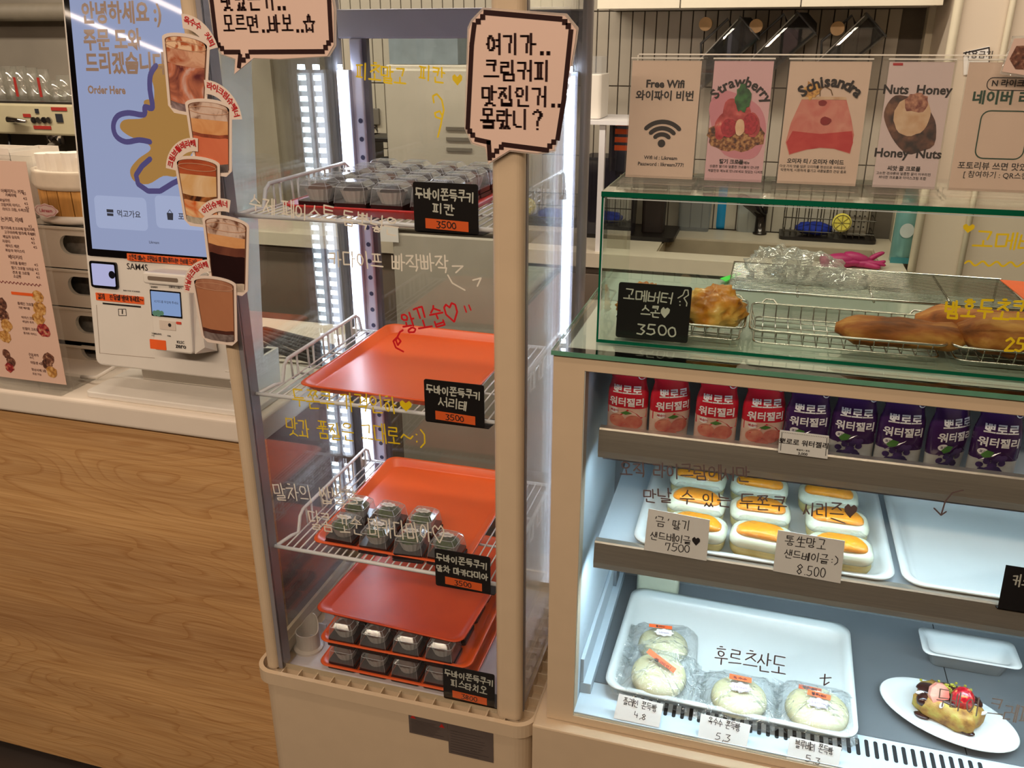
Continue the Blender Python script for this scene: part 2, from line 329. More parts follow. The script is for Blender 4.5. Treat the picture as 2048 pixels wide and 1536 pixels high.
# ---------------------------------------------------------------- SETTING
struct('floor',MB().box(-6,2.2,-5,3.3,-.1,0),mat('dark_floor',C(52,44,40),.5,var=.1,scale=6))
struct('ceiling',MB().box(-6,2.2,-5,3.3,2.7,2.8),mat('ceiling_paint',C(190,178,160),.8))
struct('wall_left',MB().box(-6.1,-6,-5,3.3,0,2.7),mat('left_wall_paint',C(150,138,124),.8,var=.05,scale=3))
struct('wall_right',MB().box(2.2,2.3,-5,3.3,0,2.7),mat('right_wall_paint',C(190,176,156),.8))
struct('wall_front',MB().box(-6,2.2,-5.1,-5,0,2.7),mat('front_wall_paint',C(120,96,76),.8,var=.1,scale=2))
wb=struct('wall_back',MB().box(-6,2.2,3.16,3.3,0,2.7),mat('tile_grout',C(112,104,94),.85,var=.05))
# painted stretch behind the espresso machine, then glazed upright tiles, each a piece
part('painted_panel',MB().box(-6,-1.9,3.14,3.16,0,2.7),mat('grey_wall_paint',C(146,136,122),.7,var=.06,scale=4),wb)
tile_m=mat('glazed_tile',C(186,178,164),.22,var=.03,scale=2)
x0=P(1193,100,Y=3.15).x; pit=P(1216,100,Y=3.15).x-x0; zt=P(1300,173,Y=3.15).z; zb=P(1300,316,Y=3.15).z; ph=zt-zb
tile=None; gap=.0035; pxl_=P(1852,60,Y=3.1).x+.004
for row in range(-1,3):
    for i in range(-26,24):
        X=x0+i*pit
        if X+pit>pxl_ or X<-1.85: continue
        z=zb+ph*row
        if tile is None:
            tile=part('tile',MB().box(X+gap/2,X+pit-gap/2,3.15,3.161,z+gap/2,z+ph-gap/2),tile_m,wb,bevel=.001,seg=1); T0=(X,z)
        else:
            c=tile.copy(); COL.objects.link(c); c.parent=wb; c.location=(X-T0[0],random.uniform(-.0006,.0006),z-T0[1]); c.rotation_euler=(0,0,random.uniform(-.006,.006)*0)
# pillar and pipe on the right
pxl=P(1852,60,Y=3.1).x
struct('trim_1',MB().box(pxl,pxl+.05,3.1,3.16,0,2.7),mat('beige_trim',C(214,204,180),.6,var=.02))
pa=P(1906,100,Y=2.7).x
struct('wall_return',MB().box(pa,2.2,2.7,3.1,0,2.7),mat('white_partition',C(222,206,186),.6,var=.02,scale=2))
part('corner_bead',MB().tube([(pa-.008,2.69,0),(pa-.008,2.69,2.7)],.012,10),mat('beige_trim',C(214,204,180),.6),bpy.data.objects['wall_return'],smooth=True)
part('thin_pipe',MB().tube([(pa+.12,2.688,0),(pa+.12,2.688,2.7)],.008,8),mat('beige_trim',C(214,204,180),.6),bpy.data.objects['wall_return'],smooth=True)
# ceiling lamps in view of reflections
# ---------------------------------------------------------------- KITCHEN behind
uc=thing('upper_cabinet','row of white wall cabinets above the upright tiles','cabinet',(0,3.0,1.6))
uz=P(1193,18,Y=2.82).z; xs=[P(1193,18,Y=2.82).x,P(1360,14,Y=2.82).x,P(1602,8,Y=2.82).x,P(1852,6,Y=2.82).x]
xs=[xs[0],xs[1],xs[2],pxl-.004]
part('body',MB().box(xs[0],pxl-.005,2.84,3.145,uz+.005,2.2),white,uc)
for a,b in zip(xs,xs[1:]): part('door',MB().box(a+.002,b-.002,2.82,2.84,uz,2.2),mat('cabinet_white',C(232,224,204),.4,var=.01),uc,bevel=.001)
kc=thing('kitchen_counter','long back counter with a pale worktop and an undermount sink','counter',(-.4,2.9,0))
kz=.88; kf=2.64; sx0,sx1,sy0,sy1=-.314,.36,2.73,2.965
top=MB()
KL=P(950,300,Y=2.5).x+.11
for b in ((KL,sx0,kf,3.135),(sx1,pa-.022,kf,3.135),(sx0,sx1,kf,sy0),(sx0,sx1,sy1,3.135)): top.box(*b,kz-.045,kz)
part('worktop',top,mat('pale_worktop',C(216,204,184),.35,var=.02),kc)
part('cupboard_front',MB().box(KL,pa-.022,kf+.03,kf+.05,.06,kz-.045),mat('taupe_cupboard',C(122,108,96),.5,var=.03),kc)
for i in range(3):
    part('door',MB().box(KL+.01+i*.43,min(KL+.01+i*.43+.42,pa-.03),kf+.01,kf+.03,.09,kz-.07),mat('taupe_cupboard',C(122,108,96),.5,var=.03),kc,bevel=.002)
kl_=thing('coffee_counter','back counter under the espresso machine, left of the steel refrigerator','counter',(-2,2.9,0)); KR=P(772,250,Y=2.5).x-.006
part('worktop',MB().box(-3.2,KR,kf,3.135,kz-.045,kz),MATS['pale_worktop'],kl_)
part('cupboard_front',MB().box(-3.2,KR,kf+.03,3.135,.0,kz-.045),MATS['taupe_cupboard'],kl_)
sk=MB()
sk.box(sx0+.001,sx1-.001,sy1-.006,sy1-.002,kz-.2,kz-.006).box(sx0+.001,sx1-.001,sy0+.001,sy0+.004,kz-.2,kz-.006).box(sx0+.001,sx0+.005,sy0+.004,sy1-.006,kz-.2,kz-.006).box(sx1-.005,sx1-.001,sy0+.004,sy1-.006,kz-.2,kz-.006).box(sx0,sx1,sy0,sy1,kz-.203,kz-.2)
part('sink_basin',sk,mat('dull_steel',C(196,182,158),.45,.25,var=.05),kc)
# tap
q=P(1519,468,Z=kz); tp=thing('kitchen_tap','black and chrome tap behind the sink','tap',q)
part('body',MB().lathe(q,[(.024,0),(.024,.006),(.019,.008),(.018,.07),(.02,.075),(.02,.105),(.014,.11)],16),mat('dark_chrome',C(70,66,64),.2,.9),tp,smooth=True)
part('spout',MB().tube([q+Vector((-.0,0,.07)),q+Vector((-.03,-.03,.1)),q+Vector((-.06,-.06,.125)),q+Vector((-.075,-.075,.135))],[.02,.02,.019,.016],12),mat('black_gloss',C(30,28,30),.15),tp,smooth=True)
part('lever',MB().tube([q+Vector((0,0,.11)),q+Vector((.005,.01,.13)),q+Vector((.02,.02,.145))],[.012,.009,.006],8),mat('chrome',C(210,205,200),.12,1),tp,smooth=True)
# pegs with hanging blender jugs
smoke=glass('smoked_plastic',(.72,.74,.75),.02,.08,.7,haze=.08,hazecol=(.16,.17,.18)); pegw=mat('pale_wood_peg',C(214,176,128),.5,var=.08,scale=30)
for n,(px,py,jx,jy) in enumerate(((1411,48,1446,108),(1512,52,1556,100),(1675,57,1690,104))):
    a=P(px,py,Y=3.02); pr=thing('wall_peg','%s round wooden wall peg on the tiles, holding a smoked jug'%('leftmost','middle','rightmost')[n],'peg',(a.x,3.15,a.z),'round wooden pegs on the tiled wall')
    part('disc',MB().lathe((a.x,3.02,a.z),[(.0205,0),(.021,.002),(.021,.016),(.019,.018)],20,axis=(0,1,0)),pegw,pr,smooth=False)
    part('rod',MB().tube([(a.x,3.036,a.z),(a.x,3.15,a.z)],.009,10),pegw,pr,smooth=True)
    j=P(jx,jy,Y=3.06); th=math.radians(45); up_=Vector((math.sin(th),0,math.cos(th))); sd=Vector((math.cos(th),0,-math.sin(th)))
    jg=thing('hanging_jug',('smoked clear blender jug hanging by its handle on the leftmost peg','smoked clear blender jug with a black rubber lid on the middle peg','smoked clear blender jug hanging upside down on the rightmost peg')[n],'jug',(j.x,3.06,j.z-.12),'smoked blender jugs on the wall pegs')
    c0=j-up_*.13; ls=[]
    for t,r_ in ((0,.034),(.02,.038),(.24,.047)):
        ls.append([c0+up_*t+sd*(dx*r_)+Vector((0,dy*r_*.8,0)) for dx,dy in rr(-1,1,-1,1,.3,3)])
    part('body',MB().loops(ls,True,False),smoke,jg,solid=.003)
    part('rim',MB().tube([c0+up_*.24+sd*(dx*.047)+Vector((0,dy*.038,0)) for dx,dy in rr(-1,1,-1,1,.3,3)],.003,6,True),mat('smoked_rim',C(90,92,94),.2),jg)
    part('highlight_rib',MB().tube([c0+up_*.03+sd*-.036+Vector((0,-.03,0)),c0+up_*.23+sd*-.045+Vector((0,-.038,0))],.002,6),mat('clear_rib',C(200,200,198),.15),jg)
    part('handle',MB().tube([c0+up_*.2+sd*-.042,c0+up_*.21+sd*-.07,c0+up_*.1+sd*-.074,c0+up_*.07+sd*-.038],.004,8),mat('smoked_rim',C(90,92,94),.2),jg,smooth=True)
    if n<2: part('rubber_insert',MB().loops([[c0+up_*t+sd*(dx*r_)+Vector((0,dy*r_*.8,0)) for dx,dy in rr(-1,1,-1,1,.3,3)] for t,r_ in ((.12,.036),(.2,.042),(.245,.040),(.262,.022))]),dark,jg,smooth=True)
# dish rack, sponge, cloth, bottles, spray, glove
def at(px,py,Z=kz): return P(px,py,Z=Z)
q=at(1650,482); dr=thing('dish_rack','black wire dish rack on a tray behind the sink','dish rack',q)
tr=MB().rrect(q.x-.15,q.x+.16,q.y-.02,q.y+.13,kz,kz+.012,.02); part('drip_tray',tr,black,dr)
m_=MB()
for i in range(15):
    x=q.x-.135+i*.02; m_.tube([(x,q.y-.005,kz+.015),(x,q.y-.01,kz+.12)],.0016,5).tube([(x,q.y+.11,kz+.015),(x,q.y+.115,kz+.12)],.0016,5).tube([(x,q.y-.005,kz+.018),(x,q.y+.11,kz+.018)],.0016,5)
for z in (.03,.075,.12): m_.tube([(q.x-.14,q.y-.01,kz+z),(q.x+.15,q.y-.01,kz+z),(q.x+.15,q.y+.115,kz+z),(q.x-.14,q.y+.115,kz+z)],.002,6,True)
part('wire_basket',m_,mat('dark_wire',C(80,76,70),.35,.8),dr)
a=P(1684,446,Y=q.y-.03); spg=thing('lemon_sponge','round yellow lemon-slice sponge hung on the front of the dish rack','sponge',a)
part('pad',MB().lathe(a,[(.026,0),(.03,.003),(.03,.013),(.027,.016)],28,axis=(0,1,0)),ramp_mat('sponge_yellow',[(.3,C(222,200,60)),(.6,C(240,228,110))],90,.9,.4),spg)
m_=MB()
for k in range(8): q2=2*PI*k/8; m_.tube([a+Vector((0,-.0012,0)),a+Vector((.025*math.cos(q2),-.0012,.025*math.sin(q2)))],.0009,4)
m_.tube([a+Vector((.026*math.cos(t*PI/10),-.001,.026*math.sin(t*PI/10))) for t in range(20)],.0012,5,True); part('segment_line',m_,mat('sponge_line',C(120,112,70),.8),spg)
m_=MB().ell((q.x-.04,q.y+.03,kz+.035),.06,.035,.022,18,8,0,.12,random.Random(2)); solo('blue_cloth',m_,mat('blue_cloth',C(22,52,170),.8,var=.15),'bright blue cloth lying inside the dish rack','cloth',smooth=True)
bx=thing('cutlery_holder','grey perforated cutlery holder at the right end of the dish rack','holder',(q.x+.1,q.y+.05,kz+.02))
part('box',MB().rrect(q.x+.055,q.x+.13,q.y+.02,q.y+.09,kz+.02,kz+.13,.01),mat('grey_plastic',C(146,138,126),.5),bx)
m_=MB(); 
for i in range(4):
    for k in range(4): m_.flat(FY(q.y+.0195),circ(q.x+.068+i*.016,kz+.05+k*.018,.003,8),0)
part('hole',m_,dark,bx)
def bottle(name,px,py,prof,m,label,cat='bottle',extra=None,Z=kz,Y=None):
    q=P(px,py,Z=Z); t=thing(name,label,cat,q); part('body',MB().lathe(q,prof,20),m,t,smooth=True)
    if extra: part(extra[0],MB().lathe(q,extra[1],16),extra[2],t,smooth=True)
    return t,q
sp_,q=bottle('spray_can',1800,522,[(.0,0),(.031,0),(.033,.004),(.033,.15),(.028,.168),(.018,.178)],mat('teal_can',C(120,172,170),.3,.3,var=.04),'pale teal aerosol can standing right of the pink gloves','spray can',('cap',[(.02,.176),(.022,.18),(.022,.21),(.016,.222),(0,.224)],mat('teal_cap',C(130,176,172),.4)),Z=kz)
m_=MB(); fr=Fr((q.x,q.y-.0345,kz)); m_.flat(fr,circ(0,.1,.02,20,.022)); part('label_oval',m_,mat('pale_label',C(196,206,206),.5),sp_)
m_=MB().box(q.x-.033,q.x+.033,q.y-.0338,q.y-.0335,kz,kz+.018); part('base_band',m_,mat('teal_dark',C(60,132,140),.4),sp_)
# pink rubber gloves
pk=mat('pink_rubber',C(176,44,104),.45,var=.06); g=at(1700,535); gl=thing('rubber_glove','pair of magenta rubber gloves lying on the worktop left of the aerosol can','glove',g)
m_=MB()
for (pts,r_) in (([(-.075,0,.012),(-.03,.005,.02),(.02,.01,.018)],[.022,.026,.02]),([(-.03,.01,.03),(.02,.012,.028),(.06,.01,.014)],[.02,.02,.012]),([(.02,.01,.016),(.06,-.005,.01),(.085,-.012,.007)],[.016,.009,.006]),([(.05,.01,.016),(.08,.012,.014),(.1,.02,.022)],[.009,.007,.006]),([(.04,.0,.02),(.075,.0,.016),(.1,.002,.012)],[.008,.007,.005]),([(.05,.02,.02),(.07,.03,.035),(.095,.035,.045)],[.01,.008,.006])):
    m_.tube([g+Vector(p) for p in pts],r_,10)
m_.ell(g+Vector((-.02,.012,.016)),.075,.03,.016,16,8,.1,.05,random.Random(4)).ell(g+Vector((.03,.012,.014)),.05,.022,.014,14,8,-.1,.05,random.Random(5))
part('glove_body',m_,pk,gl,smooth=True,sub=1)
m_=MB().tube([g+Vector((-.085,-.01,.012)),g+Vector((-.06,-.008,.016))],[.026,.022],14); part('cuff',m_,pk,gl,smooth=True)
# items left of the tap
t_,q=None,at(1395,462); bxm=glass('frosted_box',(.75,.79,.82),.15,.08,.6,haze=.3,hazecol=(.42,.46,.5))
def tub(px,py,w_,d_,h_,m,name,label,cat,Z=kz,lid=None):
    q=P(px,py,Z=Z); t=thing(name,label,cat,q)
    ls=[[Vector((q.x+a*1,q.y+d_/2+b,Z+z)) for a,b in rr(-w_/2*s,w_/2*s,-d_/2*s,d_/2*s,.012,3)] for z,s in ((0,.92),(h_,1))]
    part('body',MB().loops(ls,True,True),m,t)
    ls=[[Vector((q.x+a,q.y+d_/2+b,Z+z)) for a,b in rr(-w_/2-.004,w_/2+.004,-d_/2-.004,d_/2+.004,.014,3)] for z in (h_-.004,h_+.006)]
    part('rim',MB().loops(ls),lid or m,t); return t,q
tub(1385,463,.115,.09,.16,bxm,'plastic_tub','tall frosted grey tub behind the left end of the sink','tub')
tub(1495,465,.085,.08,.13,glass('frosted_jug',(.85,.88,.88),.2,.08,.6,haze=.45,hazecol=(.62,.66,.66)),'plastic_jug','cloudy white plastic jug between the blue bottle and the tap','jug')
bottle('detergent_bottle',1440,455,[(0,0),(.03,0),(.031,.01),(.031,.15),(.016,.17),(.014,.19),(0,.19)],mat('cyan_bottle',C(20,140,196),.3),'cyan blue detergent bottle beside the frosted tub')
bottle('small_blue_bottle',1552,455,[(0,0),(.022,0),(.022,.12),(.012,.14),(0,.14)],mat('deep_blue',C(20,60,160),.3),'deep blue bottle just right of the tap')
# black appliance tray, left
q=at(1265,478); ap=thing('drying_tray','wide black drying tray left of the sink','tray',q)
part('tray',MB().rrect(q.x-.2,q.x+.14,q.y-.02,q.y+.2,kz,kz+.014,.02),black,ap)
tub(1215,470,.17,.12,.25,glass('dark_box',(.28,.28,.36),.05,.08,.6,haze=.5,hazecol=(.045,.045,.065)),'dark_container','large dark translucent container standing on the black drying tray','container',Z=kz+.015)
tub(1303,465,.08,.08,.22,mat('dark_brown_box',C(48,38,38),.5,var=.1),'dark_canister','dark brown canister beside the large dark container','canister',Z=kz+.015)
# white shelf stand & machine at left of the sign row
q=P(1190,503,Z=kz); ss=thing('shelf_stand','white metal shelf stand seen between the tall fridge and the glass case','shelf',q)
for dx,dy in ((0,0),(.0,.22)):
    part('post',MB().box(q.x+dx,q.x+dx+.018,q.y+dy,q.y+dy+.018,kz,kz+.392),wirewhite,ss)
part('shelf',MB().box(q.x-.06,q.x+.27,q.y-.01,q.y+.25,kz+.392,kz+.404),wirewhite,ss)
a=q+Vector((-.055,.03,.405)); wmn=thing('water_filter','white upright appliance on top of the shelf stand','appliance',a)
part('body',MB().rrect(a.x-.008,a.x+.05,a.y,a.y+.14,a.z,a.z+.13,.012),white,wmn,bevel=.003)
part('cover',MB().rrect(a.x-.006,a.x+.046,a.y+.005,a.y+.12,a.z+.131,a.z+.18,.02),clearp,wmn)
q=P(1262,385,Y=2.78); dc=thing('label_container','dark blue-grey translucent container with orange labels on the shelf stand','container',(q.x,2.8,kz+.28))
part('body',MB().rrect(q.x-.08,q.x+.06,2.78,2.92,kz+.24,kz+.385,.012),glass('dark_box',(.4,.4,.46),.05,.08,.6,haze=.5),dc)
for i,z in enumerate((.38,.355,.33,.305,.2)):
    if z>.28: part('orange_label',MB().box(q.x-.06,q.x-.0,2.778,2.779,kz+z,kz+z+.016),orange_tape,dc)
# ---- seen through the fridge: steel fridge, grinder
x_l=P(772,250,Y=2.5).x; x_r=P(950,300,Y=2.5).x
sf=thing('steel_refrigerator','tall brushed steel refrigerator seen through the glass fridge','refrigerator',((x_l+x_r)/2,2.8,0))
zt_=P(850,130,Y=2.5).z
part('body',MB().box(x_l,x_r+.1,2.52,3.12,0,zt_),mat('brushed_fridge',C(190,182,168),.45,.1,var=.05,scale=5),sf,bevel=.004)
part('door',MB().box(x_l+.005,x_r+.095,2.49,2.52,.95,zt_-.01),mat('brushed_fridge',C(150,142,130),.4,.5),sf,bevel=.006)
part('door',MB().box(x_l+.005,x_r+.095,2.49,2.52,.1,.94),mat('brushed_fridge',C(150,142,130),.4,.5),sf,bevel=.006)
part('louvre',MB().box(x_l+.2,x_l+.28,2.486,2.49,1.2,1.21).box(x_l+.2,x_l+.28,2.486,2.49,1.23,1.24).box(x_l+.2,x_l+.28,2.486,2.49,1.26,1.27),steel,sf)
bxx=solo('cardboard_carton',MB().box(x_l+.0,x_l+.22,2.55,2.8,zt_+.001,zt_+.12),mat('grey_blue_carton',C(120,132,140),.6,var=.08),'grey-blue carton on top of the steel refrigerator','carton')
q=P(752,420,Z=kz+.02); q=Vector((P(752,330,Y=2.75).x,2.75,kz)); gr=thing('coffee_grinder','black coffee grinder on the back counter, left of the steel refrigerator','grinder',q)
gz=P(752,275,Y=2.75).z
part('column',MB().box(q.x-.07,q.x-.035,2.75,2.9,kz,gz),black,gr,bevel=.004)
part('top_arm',MB().box(q.x-.07,q.x+.055,2.75,2.9,gz-.015,gz),black,gr,bevel=.003)
part('grind_head',MB().lathe((q.x+.03,2.8,gz-.13),[(.03,0),(.045,.01),(.045,.05),(.03,.06)],16),dark,gr,smooth=True)
part('base',MB().box(q.x-.08,q.x+.07,2.72,2.95,kz,kz+.12),black,gr,bevel=.005)
part('label_plate',MB().box(q.x-.045,q.x-.01,2.748,2.7495,gz-.09,gz-.06),paper,gr)
part('writing',MB().text(FY(2.7478),'SM',q.x-.028,gz-.083,.02,.02),mat('gold_ink',C(150,120,30),.5),gr)
part('filter_cup',MB().lathe((q.x+.03,2.77,gz-.24),[(.028,0),(.026,.05)],14),mat('salmon_cup',C(206,140,106),.5),gr,smooth=True)
solo('wall_socket',MB().box(P(749,233,Y=3.14).x-.02,P(749,233,Y=3.14).x+.02,3.135,3.149,P(749,233,Y=3.14).z-.03,P(749,233,Y=3.14).z+.03),mat('grey_socket',C(110,104,96),.5),'grey wall socket on the tiles above the coffee grinder','socket',bevel=.003)
part('writing',MB().text(FY(3.1465),'R',P(749,262,Y=3.14).x,P(749,262,Y=3.14).z,.035,.02),inkblk,wb)
solo('paper_sheet',MB().box(P(740,465,Y=2.48).x,P(795,465,Y=2.48).x,2.485,2.4865,P(740,482,Y=2.48).z,P(740,440,Y=2.48).z),paper,'cream paper sheet fixed low on the left of the steel refrigerator','paper')
# espresso machine, glasses, conduit
q=Vector((-2.75,2.75,.95)); zz=P(70,270,Y=2.7).z; zt2=P(70,208,Y=2.7).z
xr=P(145,240,Y=2.7).x+.12; xl=xr-.75
em=thing('espresso_machine','cream espresso machine with a chrome knob and round buttons, left of the kiosk','coffee machine',((xl+xr)/2,2.85,kz))
em_m=mat('machine_cream',C(196,184,150),.35,var=.02)
part('control_panel',MB().box(xl,xr,2.7,3.05,zz,zt2),em_m,em,bevel=.008)
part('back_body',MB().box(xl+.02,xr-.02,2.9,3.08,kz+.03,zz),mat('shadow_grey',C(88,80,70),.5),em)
part('drip_base',MB().box(xl,xr,2.72,3.05,kz,kz+.06),black,em,bevel=.004)
fr=FY(2.6985)
part('tray_top',MB().box(xl-.0,xr,2.71,3.0,zt2,zt2+.008),steel,em)
for i,px in enumerate((68,78,89,99)): 
    a=fr.loc(px,240); part('button',MB().lathe((a[0],2.697,a[1]),[(.011,-.004),(.011,.002),(.008,.003)],12,axis=(0,1,0)),steel if i%2 else black,em)
a=fr.loc(24,238); b_=fr.loc(60,242)
part('steam_knob',MB().tube([(a[0],2.68,a[1]),(b_[0],2.68,b_[1])],[.012,.006],10),mat('chrome',C(210,205,200),.12,1),em,smooth=True)
a=fr.loc(119,236); part('display',MB().box(a[0]-.015,a[0]+.015,2.696,2.699,a[1]-.015,a[1]+.015),mat('dark_screen',C(50,52,58),.2),em)
a=fr.loc(74,222); part('display',MB().box(a[0]-.008,a[0]+.008,2.696,2.699,a[1]-.008,a[1]+.008),mat('dark_screen',C(50,52,58),.2),em)
for px,py,w_ in ((118,218,.07),(54,231,.035),(85,255,.08)):
    a=fr.loc(px,py); part('red_label',MB().box(a[0]-w_/2,a[0]+w_/2,2.697,2.6985,a[1]-.006,a[1]+.006),mat('red_label',C(170,50,42),.5),em)
a=fr.loc(78,275); part('group_head',MB().lathe((a[0],2.78,zz-.04),[(.03,0),(.032,.03),(.036,.04)],18),mat('chrome',C(210,205,200),.12,1),em,smooth=True)
part('portafilter',MB().tube([(a[0],2.78,zz-.035),(a[0]+.04,2.70,zz-.045),(a[0]+.1,2.62,zz-.06)],[.018,.014,.012],10),mat('grey_handle',C(120,112,100),.4),em,smooth=True)
part('steam_wand',MB().tube([(a[0]-.18,2.74,zz),(a[0]-.17,2.72,zz-.05),(a[0]-.15,2.7,zz-.1),(a[0]-.16,2.7,zz-.16)],.006,8),black,em,smooth=True)
part('pipe',MB().tube([(a[0]-.05,2.8,zz),(a[0]-.05,2.8,kz+.06)],.012,8),steel,em,smooth=True)
gm=glass('drinking_glass',(.95,.95,.92),0,.1,.9,haze=.08,hazecol=(.8,.78,.7))
for i,(px,h_,r_) in enumerate(((8,.11,.028),(30,.12,.03),(50,.12,.03),(72,.115,.028),(95,.11,.026),(118,.07,.032),(136,.09,.03))):
    x=P(px,200,Y=2.8).x; g_=thing('drinking_glass','%s upside-down glass in the row on the espresso machine'%ORD[i],'glass',(x,2.8,zt2+.009),'glasses drying on the espresso machine')
    part('bowl',MB().lathe((x,2.8,zt2+.009),[(r_,0),(r_*.92,h_),(0,h_)],18),gm,g_,smooth=True)
    if i in (2,4): part('red_print',MB().box(x-.006,x+.006,2.8-r_-.001,2.8-r_+.0,zt2+.02,zt2+.09),mat('red_label',C(170,50,42),.5),g_)
CDZ=P(60,25,Y=3.07).z
cd=struct('trim_2',MB().tube([(-6,3.07,CDZ+.01),(-2.42,3.07,CDZ)],.035,12).tube([(-2.66,3.1,2.7),(-2.62,3.1,CDZ),(-2.52,3.1,1.3)],.014,8),mat('painted_pipe',C(128,118,102),.6,var=.04),smooth=True)
# ---------------------------------------------------------------- FRONT COUNTER
oak=bpy.data.materials.new('oak_veneer'); oak.use_nodes=True
def _oak():
    nt=oak.node_tree; N=nt.nodes.new; L=nt.links.new; b=nt.nodes['Principled BSDF']; tc=N('ShaderNodeTexCoord')
    def mp(s,loc=(0,0,0)): m=N('ShaderNodeMapping'); m.inputs['Scale'].default_value=s; m.inputs['Location'].default_value=loc; L(tc.outputs['Object'],m.inputs[0]); return m
    # cathedral grain: distorted rings, fine pores, broad tone drift
    n1=N('ShaderNodeTexNoise'); n1.inputs['Scale'].default_value=1; n1.inputs['Detail'].default_value=2; L(mp((.8,1,4.5)).outputs[0],n1.inputs['Vector'])
    sc=N('ShaderNodeMath'); sc.operation='MULTIPLY'; sc.inputs[1].default_value=44; L(n1.outputs[0],sc.inputs[0])
    fr=N('ShaderNodeMath'); fr.operation='FRACT'; L(sc.outputs[0],fr.inputs[0])
    n2=N('ShaderNodeTexNoise'); n2.inputs['Scale'].default_value=1; n2.inputs['Detail'].default_value=6; n2.inputs['Roughness'].default_value=.65; L(mp((5,1,300)).outputs[0],n2.inputs['Vector'])
    n3=N('ShaderNodeTexNoise'); n3.inputs['Scale'].default_value=1; n3.inputs['Detail'].default_value=3; L(mp((.9,1,9),(3,0,1)).outputs[0],n3.inputs['Vector'])
    cr=N('ShaderNodeValToRGB'); e=cr.color_ramp.elements; e[0].position=0; e[0].color=C(222,180,128); e[1].position=.8; e[1].color=C(226,186,136); x=e.new(1); x.color=C(206,160,108)
    L(fr.outputs[0],cr.inputs[0])
    c2=N('ShaderNodeValToRGB'); e=c2.color_ramp.elements; e[0].position=.3; e[0].color=C(216,200,184); e[1].position=.6; e[1].color=(1,1,1,1); L(n2.outputs[0],c2.inputs[0])
    c3=N('ShaderNodeValToRGB'); e=c3.color_ramp.elements; e[0].position=.3; e[0].color=C(214,204,194); e[1].position=.65; e[1].color=C(255,250,236); L(n3.outputs[0],c3.inputs[0])
    a=N('ShaderNodeMix'); a.data_type='RGBA'; a.blend_type='MULTIPLY'; a.inputs[0].default_value=.9; L(cr.outputs[0],a.inputs[6]); L(c2.outputs[0],a.inputs[7])
    g=N('ShaderNodeMix'); g.data_type='RGBA'; g.blend_type='MULTIPLY'; g.inputs[0].default_value=1; L(a.outputs[2],g.inputs[6]); L(c3.outputs[0],g.inputs[7])
    L(g.outputs[2],b.inputs['Base Color']); b.inputs['Roughness'].default_value=.42
    bp=N('ShaderNodeBump'); bp.inputs['Strength'].default_value=.12; bp.inputs['Distance'].default_value=.001; L(n2.outputs[0],bp.inputs['Height']); L(bp.outputs[0],b.inputs['Normal'])
_oak()
CZ=.925; CX=-.757
ct=thing('service_counter','wooden service counter with a thick white top, left of the glass fridge','counter',(-1.8,1.4,0))
part('worktop',MB().box(-2.6,CX,1.1,1.62,.882,CZ),white_solid,ct,bevel=.007,seg=4)
part('front_panel',MB().box(-2.6,CX-.004,1.112,1.13,.03,.882),oak,ct)
part('end_panel',MB().box(CX-.02,CX-.004,1.13,1.6,.03,.882),mat('reddish_laminate',C(132,104,98),.5,var=.05,stretch=(1,3,30)),ct)
part('plinth',MB().box(-2.6,CX-.02,1.15,1.58,0,.03),black,ct)
# menu stand: acrylic holder with a paper menu
mf_=FY(1.118); z0=CZ
mx0,mx1=-1.47,-1.158; mz1=P(55,318,Y=1.118).z; tlx=P(55,318,Y=1.118).x
mn=thing('menu_stand','clear acrylic stand with a pink-beige printed menu at the left end of the counter','menu stand',((mx0+mx1)/2,1.13,z0))
part('base_plate',MB().box(mx0-.005,mx1+.01,1.105,1.19,z0,z0+.006),acryl,mn)
vp=Vector((0,.0,1)); lean=Fr((0,1.118,z0+.006),(1,0,0),(0,.03,1))
def ml(x,y): return lean.loc(x,y)
r_x=ml(130,770)[0]+.008; tr_=ml(57,318); hgt=tr_[1]
part('acrylic_sheet',MB().prism(lean,[(mx0,0),(r_x+.005,0),(r_x+.005,hgt+.004),(mx0,hgt+.004)],-.004,.002),acryl,mn)
part('menu_paper',MB().prism(lean,[(mx0,.012),(r_x-.002,.012),(r_x-.002,hgt-.004),(mx0,hgt-.004)],.0022,.0027),mat('menu_paper',C(226,190,170),.6,var=.02,scale=3),mn)
mt=MB()
def L_(txt,px,py,h,bold=.012,al='LEFT'): a=ml(px,py); mt.text(lean,txt,a[0],a[1],h,bold,al,.0032)
rows=[(5,380,'아메리카노 커피',.007),(14,388,'카페라떼',.006),(2,398,'바닐라빈',.006),(5,407,'크림커피 아이스',.006),(8,416,'라이크 크림, 수퍼크림',.006),
(5,437,'논커피, 라떼',.009),(5,453,'딸기라떼 초코라떼 말차라떼',.006),(12,462,'고구마라떼 밤라떼 흑임자',.006),(9,471,'매실차 유자차',.006),(8,480,'자몽티',.006),(14,489,'에이드 레몬',.006),(14,498,'복숭아 아이스티',.006),
(20,512,'베이커리',.008),(23,523,'크로플 플레인',.006),(26,533,'딸기 크로플 브라운',.006),(28,542,'견과 꿀 크로플',.006),(30,550,'소금빵',.006),
(38,604,'플레인 크로플',.006),(40,612,'기본 메이플',.005),(46,632,'아이스크림',.006),(48,640,'바닐라 추가',.005),(48,654,'인절미 크로플',.006),(50,663,'콩가루 아이스',.005),
(60,706,'구움과자',.006),(62,712,'쿠키',.005),(64,722,'마들렌 4종',.006),(66,736,'휘낭시에 3종 세트',.006),(68,744,'포장 가능',.005)]
for px,py,tx,h in rows: L_(tx,px,py+4,h)
for px,py in ((48,385),(50,395),(52,405),(54,413),(60,450),(64,466),(65,475),(66,483),(70,492),(72,527),(73,536),(75,544),(76,552)): L_('4.5',px,py+4,.006)
